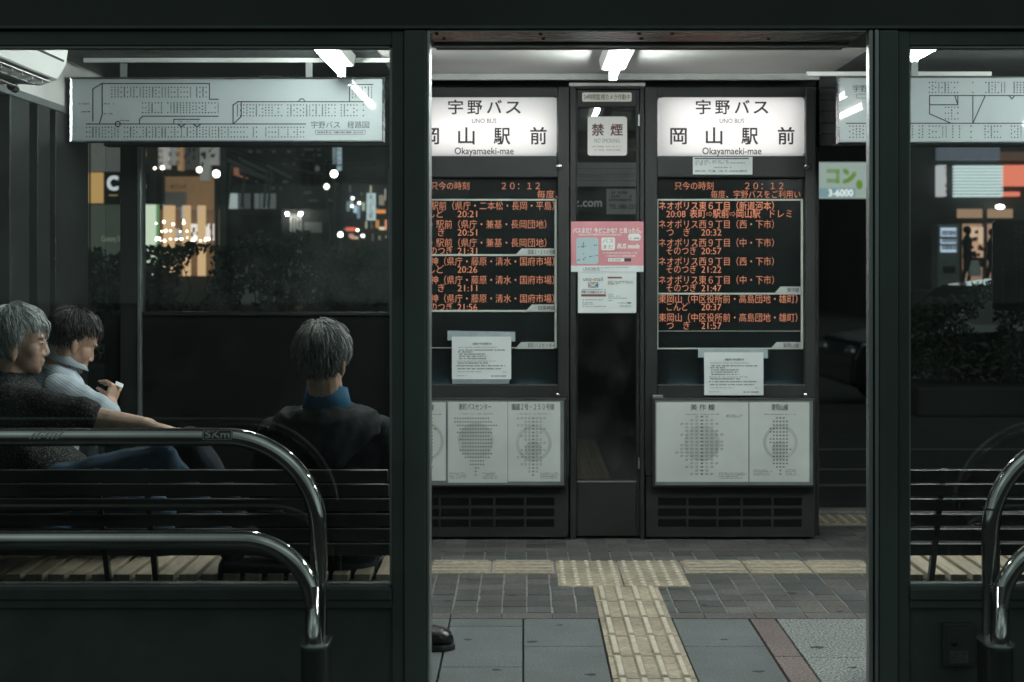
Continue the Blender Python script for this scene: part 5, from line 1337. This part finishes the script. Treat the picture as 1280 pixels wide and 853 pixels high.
def shoe(name, par, heel, d, mat, s=1.):
    d = Vector((d.x, d.y, 0)).normalized(); a = Vector((-d.y, d.x, 0)); z = Vector((0, 0, 1)); m = MB()
    rings = []
    for u, w_, h_ in ((0, .022, .05), (.02, .034, .085), (.06, .038, .092), (.10, .039, .082), (.15, .044, .082), (.20, .047, .078), (.24, .043, .072), (.265, .030, .056), (.278, .010, .03)):
        rings.append((heel+d*u*s+z*(h_/2+.012), a*w_*s, z*h_/2))
    m.loft(rings, 18); o = remesh(m, name, mat, par, .005, 2)
    so = MB()
    ring = []
    for u, w_ in ((-.006, .012), (.0, .028), (.03, .037), (.08, .034), (.13, .040), (.2, .050), (.24, .044), (.27, .028), (.283, .008)): ring.append((u, w_))
    pts = [(heel+d*u*s+a*w_*s) for u, w_ in ring]+[(heel+d*u*s-a*w_*s) for u, w_ in reversed(ring)]
    so.prismz([(p.x, p.y) for p in pts], heel.z, heel.z+.022); part('sole', so, m_black, o, .003)
    return o

def torso(mb, hip, chest, neck, across, wh, dh, wc, dc, ws, ext=0., belly=0.):
    "lofted trunk; across: unit vector from right to left shoulder"
    up = (neck-hip).normalized(); fwd = across.cross(up).normalized()
    R_ = lambda p, w_, d_, f_=0: (p+fwd*f_, across*w_, fwd*d_)
    mb.loft([R_(hip-up*.06, wh*.8, dh*.8), R_(hip, wh+ext, dh+ext), R_(hip.lerp(chest, .45), wh*.96+ext, dh*1.02+ext+belly*.5, belly*.5), R_(chest, wc+ext, dc+ext), R_(chest.lerp(neck, .42), ws*.93+ext, dc*.92+ext), R_(chest.lerp(neck, .72), ws*.78+ext, dc*.70+ext), R_(chest.lerp(neck, .93), ws*.42+ext, dc*.52+ext*.5), R_(neck, .062+ext*.4, .066+ext*.4)], 24)

V = Vector
# ---- the grey haired man in spectacles
A = thing('person', 'grey haired man in spectacles and a dark speckled shirt, arm stretched to his knee', 'person', P(30, 720, 5.15), 'people sitting on the bench')
hc = P(22, 428, 5.12); MA = head_frame(hc, R(17), R(6), .95)
nb = P(8, 466, 5.13); hip, chest = P(36, 640, 5.16), P(12, 545, 5.15)
acr = V((-.12, 1, 0)).normalized()
shr, shl = P(14, 505, 4.965), P(4, 500, 5.30); elr, wrr = P(112, 523, 4.93), P(186, 533, 4.95)
body = MB(); head_shape(body, MA, -.018)
body.capsule(hc+V((-.025, 0, -.06)), nb+V((.01, 0, -.03)), .054, .066)
torso(body, hip, chest, nb, acr, .155, .135, .165, .125, .20)
body.capsule(shr, elr, .048, .042); body.capsule(elr, wrr, .043, .027); hand(body, wrr+V((.012, 0, -.002)), V((1, .05, -.22)), V((-.15, -.05, -1)), .22, .05, 1., -1)
ell, wrl = P(60, 605, 5.36), P(135, 600, 5.26); body.capsule(shl, ell, .05, .043); body.capsule(ell, wrl, .043, .028); hand(body, wrl, V((1, -.1, -.1)), V((0, 0, -1)), .3)
remesh(body, 'body', m_skin, A, .0042, 5)
m_shirtA = M('speckled_dark_cloth', spec=.15, col= (.008, .009, .0095), rough=.85, var=.0, scale=210, col2=(.12, .125, .122), thr=(.56, .62), bump=.15, bscale=300)
sh_ = MB(); torso(sh_, hip, chest, nb, acr, .155, .135, .165, .125, .20, .018, .10)
sh_.capsule(shr, shr.lerp(elr, .92), .070, .064); sh_.capsule(shl, shl.lerp(ell, .8), .070, .064); sh_.loft([(nb+V((.012, 0, .012)), acr*.066, V((.066, .0, -.012))), (nb+V((.002, 0, -.05)), acr*.09, V((.088, 0, 0)))], 20)
remesh(sh_, 'shirt', m_shirtA, A, .007, 2, folds(.0045, 46, 1.))
m_jeans = M('blue_denim', spec=.15, col= (.030, .055, .085), rough=.75, var=.35, scale=10, bump=.15, bscale=260)
tr_ = MB(); tr_.loft([(hip+V((-.05, 0, .10)), acr*.155, V((.13, 0, 0))), (hip+V((-.02, 0, 0)), acr*.175, V((.15, 0, 0))), (hip+V((0, 0, -.10)), acr*.17, V((.15, 0, 0)))], 20)
knr, anr = P(200, 577, 4.99), P(292, 690, 5.02); knl, anl = P(196, 640, 5.33), P(205, 795, 5.34)
tr_.capsule(P(50, 618, 5.05), knr, .085, .066); tr_.capsule(knr, anr, .064, .045); tr_.capsule(P(48, 640, 5.27), knl, .085, .068); tr_.capsule(knl, anl, .065, .047)
remesh(tr_, 'jeans', m_jeans, A, .008, 2, folds(.005, 38, 2.))
m_shoe = M('black_leather', (.012, .012, .012), .28, var=.2, bump=.05)
shoe('shoe', A, V((anl.x-.05, anl.y, 0)), V((1, .1, 0)), m_shoe); shoe('shoe', A, anr+V((-.05, .0, -.10)), V((1, .05, 0)), m_shoe)
crown = V((-.45, 0, .9)).normalized()
hair(A, MA, 3000, m_hair_grey, m_hairbase_grey, .42, .02, -.80, lambda d: (.062 if d.z > .55 else .034) if d.x > .05 else (.085 if d.z > .3 else .055), lambda p: (p-crown)*1.1+V((.35 if p.x > .2 and p.z > .2 else 0, 0, -.75)), .0075, 3, .30, .0012)
gl = MB()
for s_ in (-1, 1):
    c = V((.098, s_*.031, .003)); gl.tube([MA @ (c+V((-.004*abs(math.cos(a)), .022*math.cos(a), .016*math.sin(a)))) for a in [2*math.pi*k/20 for k in range(21)]], .0011, 6)
    gl.tube([MA @ v for v in (V((.094, s_*.053, .007)), V((.06, s_*.070, .008)), V((-.005, s_*.082, .006)), V((-.022, s_*.082, -.006)))], .0012, 6)
gl.tube([MA @ v for v in (V((.098, -.009, .006)), V((.103, 0, .009)), V((.098, .009, .006)))], .0011, 6)
g_ = part('spectacles', gl, m_alu, A)
ln = MB()
for s_ in (-1, 1):
    c = V((.0975, s_*.031, .003)); ln.add([MA @ (c+V((-.003*abs(math.cos(a)), .021*math.cos(a), .015*math.sin(a)))) for a in [2*math.pi*k/16 for k in range(16)]], [list(range(16))])
part('lens', ln, m_lens, g_)
def eyes(par, Mx):
    for s_ in (-1, 1):
        m = MB(); m.ball((.0815, s_*.031, .003), (.0055, .011, .0026), 10, 6); m.tube([(.083, s_*.017, .026), (.086, s_*.030, .0285), (.079, s_*.046, .024)], [.001, .0022, .001], 6); m.v = [tuple(Mx @ V(v)) for v in m.v]
        part('eye', m, m_eye, par)
    m = MB(); m.tube([(.0905, -.020, -.0625), (.0965, 0, -.0618), (.0905, .020, -.0625)], [.0006, .0014, .0006], 6); m.v = [tuple(Mx @ V(v)) for v in m.v]; part('mouth', m, M('mouth_line', (.14, .06, .05), .6), par)
eyes(A, MA)

# ---- the man in the pale shirt
Bp = thing('person', 'dark haired man in a pale striped shirt, head bowed over his clasped hands', 'person', P(80, 720, 5.65), 'people sitting on the bench')
hb = P(90, 428, 5.6); MBt = head_frame(hb, R(38), R(27), .92)
nbb = P(72, 455, 5.60); hipb, chb = P(66, 640, 5.68), P(62, 550, 5.66)
acb = V((-.5, .87, 0)).normalized()
srb, slb = P(76, 490, 5.45), P(84, 492, 5.84); erb, wrb = P(132, 520, 5.39), P(137, 506, 5.59); elb, wlb = P(150, 540, 5.88), P(114, 497, 5.72)
body = MB(); head_shape(body, MBt); body.capsule(hb+V((-.03, -.015, -.05)), nbb+V((.01, 0, -.03)), .052, .062)
torso(body, hipb, chb, nbb, acb, .15, .12, .16, .115, .195)
body.capsule(srb, erb, .045, .041); body.capsule(erb, wrb, .040, .029); body.capsule(slb, elb, .045, .04); body.capsule(elb, wlb, .04, .028)
hand(body, wrb, V((.12, .25, .6)), V((-.75, .45, .2)), 1.55, .02, .84, -1); hand(body, wlb, V((.9, -.25, .05)), V((.1, -.5, -.8)), 1.2, .0, .86, -1)
remesh(body, 'body', m_skin_b, Bp, .0042, 4)
def stripe_mat():
    m = M('pale_striped_cloth', spec=.15, col= (.50, .56, .60), rough=.8, var=.06, scale=12, bump=.1, bscale=200); nt = m.node_tree; b = nt.nodes['Principled BSDF']
    w = nt.nodes.new('ShaderNodeTexWave'); w.inputs['Scale'].default_value = 34; w.inputs['Distortion'].default_value = .6; w.bands_direction = 'DIAGONAL'
    tc = nt.nodes.new('ShaderNodeTexCoord'); nt.links.new(tc.outputs['Object'], w.inputs['Vector'])
    mx = nt.nodes.new('ShaderNodeMixRGB'); mx.blend_type = 'MULTIPLY'; mx.inputs['Color2'].default_value = (.66, .72, .78, 1)
    src = b.inputs['Base Color'].links[0].from_socket; nt.links.new(src, mx.inputs['Color1']); nt.links.new(w.outputs['Fac'], mx.inputs['Fac']); nt.links.new(mx.outputs[0], b.inputs['Base Color']); return m
m_shirtB = stripe_mat()
sh_ = MB(); torso(sh_, hipb, chb, nbb, acb, .15, .12, .16, .115, .195, .017, .03)
sh_.capsule(srb, srb.lerp(erb, .93), .068, .064); sh_.capsule(slb, slb.lerp(elb, .9), .066, .06)
remesh(sh_, 'shirt', m_shirtB, Bp, .007, 2, folds(.0055, 42, 4.))
fb_ = acb.cross(V((0, 0, 1))).normalized(); cl = MB()          # standing collar, folded over
for (ra, za, rb2, zb2) in ((.062, .040, .088, -.016), (.062, .040, .066, -.024)):
    n = 24; vs = []
    for r_, z_ in ((ra, za), (rb2, zb2)):
        for k in range(n):
            a = R(25+310*k/(n-1)); dz = .0-.030*math.cos(a); vs.append(nbb+V((.012, .006, .015))+fb_*(r_*math.cos(a)+.012)+acb*r_*math.sin(a)+V((0, 0, z_+dz)))
    cl.add(vs, [(k, k+1, n+k+1, n+k) for k in range(n-1)], True)
o_ = part('collar', cl, m_shirtB, Bp); sd = o_.modifiers.new('thick', 'SOLIDIFY'); sd.thickness = .003
m_trouser = M('dark_trousers', spec=.15, col= (.012, .015, .019), rough=.85, var=.2, scale=8, bump=.15, bscale=200)
tr_ = MB(); tr_.loft([(hipb+V((0, 0, .27)), acb*.175, fb_*.172), (hipb, acb*.17, fb_*.145), (hipb-V((0, 0, .10)), acb*.16, fb_*.14)], 20)
kr, ar = P(238, 556, 5.50), P(306, 660, 5.52); kl, al = P(243, 600, 5.80), P(246, 775, 5.84)
tr_.capsule(P(84, 620, 5.58), kr, .084, .066); tr_.capsule(kr, ar, .062, .045); tr_.capsule(P(88, 625, 5.78), kl, .084, .066); tr_.capsule(kl, al, .062, .046)
remesh(tr_, 'trousers', m_trouser, Bp, .008, 2, folds(.005, 36, 5.))
shoe('shoe', Bp, V((al.x-.05, al.y, 0)), V((1, .35, 0)), m_shoe); shoe('shoe', Bp, ar+V((-.05, 0, -.10)), V((1, .3, 0)), m_shoe)
crb = V((-.4, .1, .92)).normalized()
hair(Bp, MBt, 2100, m_hair_dark, m_hairbase_dark, .50, .15, -.62, lambda d: .05 if d.z > .4 else .026, lambda p: (p-crb)+V((.3 if p.x > 0 and p.z > .3 else 0, 0, -.5)), .007, 5, .22, .0013)
eyes(Bp, MBt)
t = tag(MB().box(-.015, .015, -.0012, .0012, -.011, .011).build('paper_slip', m_paper, None, .001), 'small white paper slip held by the man in the pale striped shirt', 'paper')
t.location = P(149, 481, 5.62); t.rotation_euler = (R(-50), R(25), R(20))

# ---- the man seen from behind
Cp = thing('person', 'grey haired man in a dark hooded jacket and blue collar, seen from behind', 'person', P(405, 720, 5.15), 'people sitting on the bench')
hcC = P(404, 451, 4.985); MC = head_frame(hcC, R(74), R(8), .955)
nbc = P(409, 503, 5.02); hipc, chc = P(410, 690, 5.17), P(410, 580, 5.08); acc = V((-1, .12, 0)).normalized()
src_, slc = P(474, 545, 5.03), P(346, 545, 5.07); erc, wrc = P(492, 640, 5.12), P(462, 690, 5.38); elc, wlc = P(330, 640, 5.18), P(368, 690, 5.42)
body = MB(); head_shape(body, MC); body.capsule(hcC+V((.0, .0, -.04)), nbc+V((0, .0, -.03)), .056, .064)
torso(body, hipc, chc, nbc, acc, .16, .12, .175, .12, .20)
body.capsule(src_, erc, .047, .042); body.capsule(erc, wrc, .042, .028); body.capsule(slc, elc, .047, .042); body.capsule(elc, wlc, .042, .028)
hand(body, wrc, V((-.2, 1, -.05)), V((0, -.1, -1)), .3); hand(body, wlc, V((.2, 1, -.05)), V((0, -.1, -1)), .3, side=-1)
remesh(body, 'body', m_skin_b, Cp, .0042, 4)
m_jacket = M('dark_jacket', spec=.15, col= (.009, .0115, .013), rough=.85, var=.15, scale=10, bump=.1, bscale=200)
sh_ = MB(); torso(sh_, hipc, chc, nbc+V((0, 0, -.012)), acc, .16, .12, .175, .125, .205, .024)
sh_.capsule(src_, erc, .068, .06); sh_.capsule(erc, erc.lerp(wrc, .85), .058, .046); sh_.capsule(slc, elc, .068, .06); sh_.capsule(elc, elc.lerp(wlc, .85), .058, .046)
fwc = acc.cross(V((0, 0, 1))).normalized()
remesh(sh_, 'jacket', m_jacket, Cp, .008, 2, folds(.004, 34, 7.))
def cloth(mb_, thick):                     # a closed skin of the given thickness round an open grid
    me = mb_.mesh('c'); o = bpy.data.objects.new('c', me); COL.objects.link(o)
    sd_ = o.modifiers.new('t', 'SOLIDIFY'); sd_.thickness = thick; sd_.offset = 0
    m2 = bpy.data.meshes.new_from_object(o.evaluated_get(bpy.context.evaluated_depsgraph_get()))
    r = MB(); r.add([v.co for v in m2.vertices], [list(p.vertices) for p in m2.polygons], True)
    bpy.data.objects.remove(o); bpy.data.meshes.remove(me); bpy.data.meshes.remove(m2); return r
hd_ = MB(); n = 36                                   # hood lying open on the back, sagging to a point between the shoulders
prof_ = ((.090, -.020, .008, 0.), (.108, -.012, .024, .006), (.130, -.012, .042, .02), (.158, -.010, .052, .045), (.178, -.036, .056, .100), (.180, -.058, .056, .150), (.160, -.066, .044, .172), (.130, -.060, .034, .160))
for j, (ro, dz, bk, drop) in enumerate(prof_):
    for k in range(n):
        a = R(24+312*k/(n-1)); back = max(0, -math.cos(a)); side_ = abs(math.sin(a)); w_ = .006*math.sin(5*a+j*.9)*(j > 1)
        hd_.v.append(tuple(nbc+fwc*((ro*.58+w_)*math.cos(a)-bk*back)+acc*((ro+w_)*math.sin(a)+.012*back*math.sin(2*a))+V((0, 0, dz-drop*back**2.2-.028*side_*min(j/4, 1)+.005*math.sin(7*a+2*j)))))
for j in range(len(prof_)-1):
    for k in range(n-1): hd_.f.append([j*n+k, j*n+k+1, (j+1)*n+k+1, (j+1)*n+k]); hd_.sm.append(True)
remesh(cloth(hd_, .014), 'hood', m_jacket, Cp, .0055, 4, folds(.0045, 52, 3.))
m_blue = M('blue_cloth', spec=.15, col= (.018, .078, .142), rough=.8, var=.15, scale=14, bump=.1, bscale=200)
cl = MB()
for (ra, za, rb2, zb2) in ((.068, .050, .088, -.045), (.068, .050, .066, -.05)):
    m_ = 24; vs = []
    for r_, z_ in ((ra, za), (rb2, zb2)):
        for k in range(m_):
            a = R(20+320*k/(m_-1)); vs.append(nbc+fwc*(r_*math.cos(a))+acc*r_*math.sin(a)+V((0, 0, z_-.012*math.cos(a))))
    cl.add(vs, [(k, k+1, m_+k+1, m_+k) for k in range(m_-1)], True)
o_ = part('collar', cl, m_blue, Cp); sd = o_.modifiers.new('thick', 'SOLIDIFY'); sd.thickness = .003
tr_ = MB(); tr_.loft([(hipc+V((0, 0, .08)), acc*.16, fwc*.12), (hipc, acc*.18, fwc*.145), (hipc-V((0, 0, .08)), acc*.17, fwc*.14)], 20)
kr, ar = P(462, 668, 5.52), V((-.50, 5.735, .115)); kl, al = P(372, 690, 5.56), P(380, 800, 5.72)
tr_.capsule(P(440, 690, 5.2), kr, .085, .066); tr_.capsule(kr, ar, .062, .047); tr_.capsule(P(378, 690, 5.22), kl, .085, .066); tr_.capsule(kl, al, .062, .046)
remesh(tr_, 'trousers', m_trouser, Cp, .008, 2, folds(.004, 36, 9.))
shoe('shoe', Cp, V((-.555, 5.735, .001)), V((1, -.10, 0)), m_shoe, 1.06); shoe('shoe', Cp, V((al.x, al.y-.05, .001)), V((-.1, 1, 0)), m_shoe)
crC = V((-.35, .12, .93)).normalized()
hair(Cp, MC, 2800, m_hair_salt, m_hairbase_dark, .40, .12, -.86, lambda d: .055 if d.z > .1 else .028, lambda p: (p-crC)+V((.0, 0, -.55)), .008, 11, .3, .0013)
eyes(Cp, MC)

# ---- two passers-by outside the shops across the road, feet on the terrace
def walker(px, D, hgt, label, pale, lean=0.):
    zf = Z(361, RD)+.001; x = X(px, D); t = thing('person', label, 'person', (x, D, zf), 'people outside the shops across the road'); k = hgt/1.7
    p = lambda dx, dy, z: V((x+dx*k+lean*z*.05, D+dy*k, zf+z*k))
    b = MB(); b.ball(p(.02, 0, 1.58), (.095*k, .085*k, .12*k)); b.capsule(p(.0, 0, 1.38), p(.01, 0, 1.5), .06*k, .055*k)
    b.loft([(p(0, 0, .84), V((.12*k, 0, 0)), V((0, .17*k, 0))), (p(0, 0, 1.05), V((.11*k, 0, 0)), V((0, .15*k, 0))), (p(0, 0, 1.3), V((.13*k, 0, 0)), V((0, .20*k, 0))), (p(0, 0, 1.44), V((.07*k, 0, 0)), V((0, .10*k, 0)))], 16)
    for s_ in (-1, 1):
        b.capsule(p(0, s_*.2, 1.37), p(.05*s_, s_*.24, 1.08), .05*k, .04*k); b.capsule(p(.05*s_, s_*.24, 1.08), p(.14, s_*.2, .92), .04*k, .03*k); b.ball(p(.16, s_*.2, .88), (.03*k, .03*k, .05*k))
        b.capsule(p(0, s_*.09, .86), p(.10*s_, s_*.09, .46), .085*k, .06*k); b.capsule(p(.10*s_, s_*.09, .46), p(.10*s_-.06, s_*.09, .08), .055*k, .04*k); b.capsule(p(.10*s_-.07, s_*.09, .04), p(.10*s_+.12, s_*.09, .035), .04*k, .034*k)
    remesh(b, 'body', M('night_clothing', (.02, .022, .022), .8), t, .02, 2)
    h = MB(); h.ball(p(-.005, 0, 1.61), (.105*k, .10*k, .105*k)); part('hair', h, m_hairbase_dark, t)
    if pale: part('pale_bag', MB().loft([(p(.14, -.22, .36), V((.16*k, 0, 0)), V((0, .05, 0))), (p(.14, -.22, .5), V((.17*k, 0, 0)), V((0, .06, 0))), (p(.14, -.22, .78), V((.10*k, 0, 0)), V((0, .04, 0)))], 14), M('pale_bag_cloth', (.5, .5, .5), .8, emit=None), t)
    for s_ in (-1, 1): pass
    return t
walker(1209, RD-1.9, 1.72, 'dark figure beside the vending machine carrying a pale bag', True)
walker(1238, RD-1.6, 1.66, 'dark figure at the shop door half hidden by the black notice plate', False, .6)
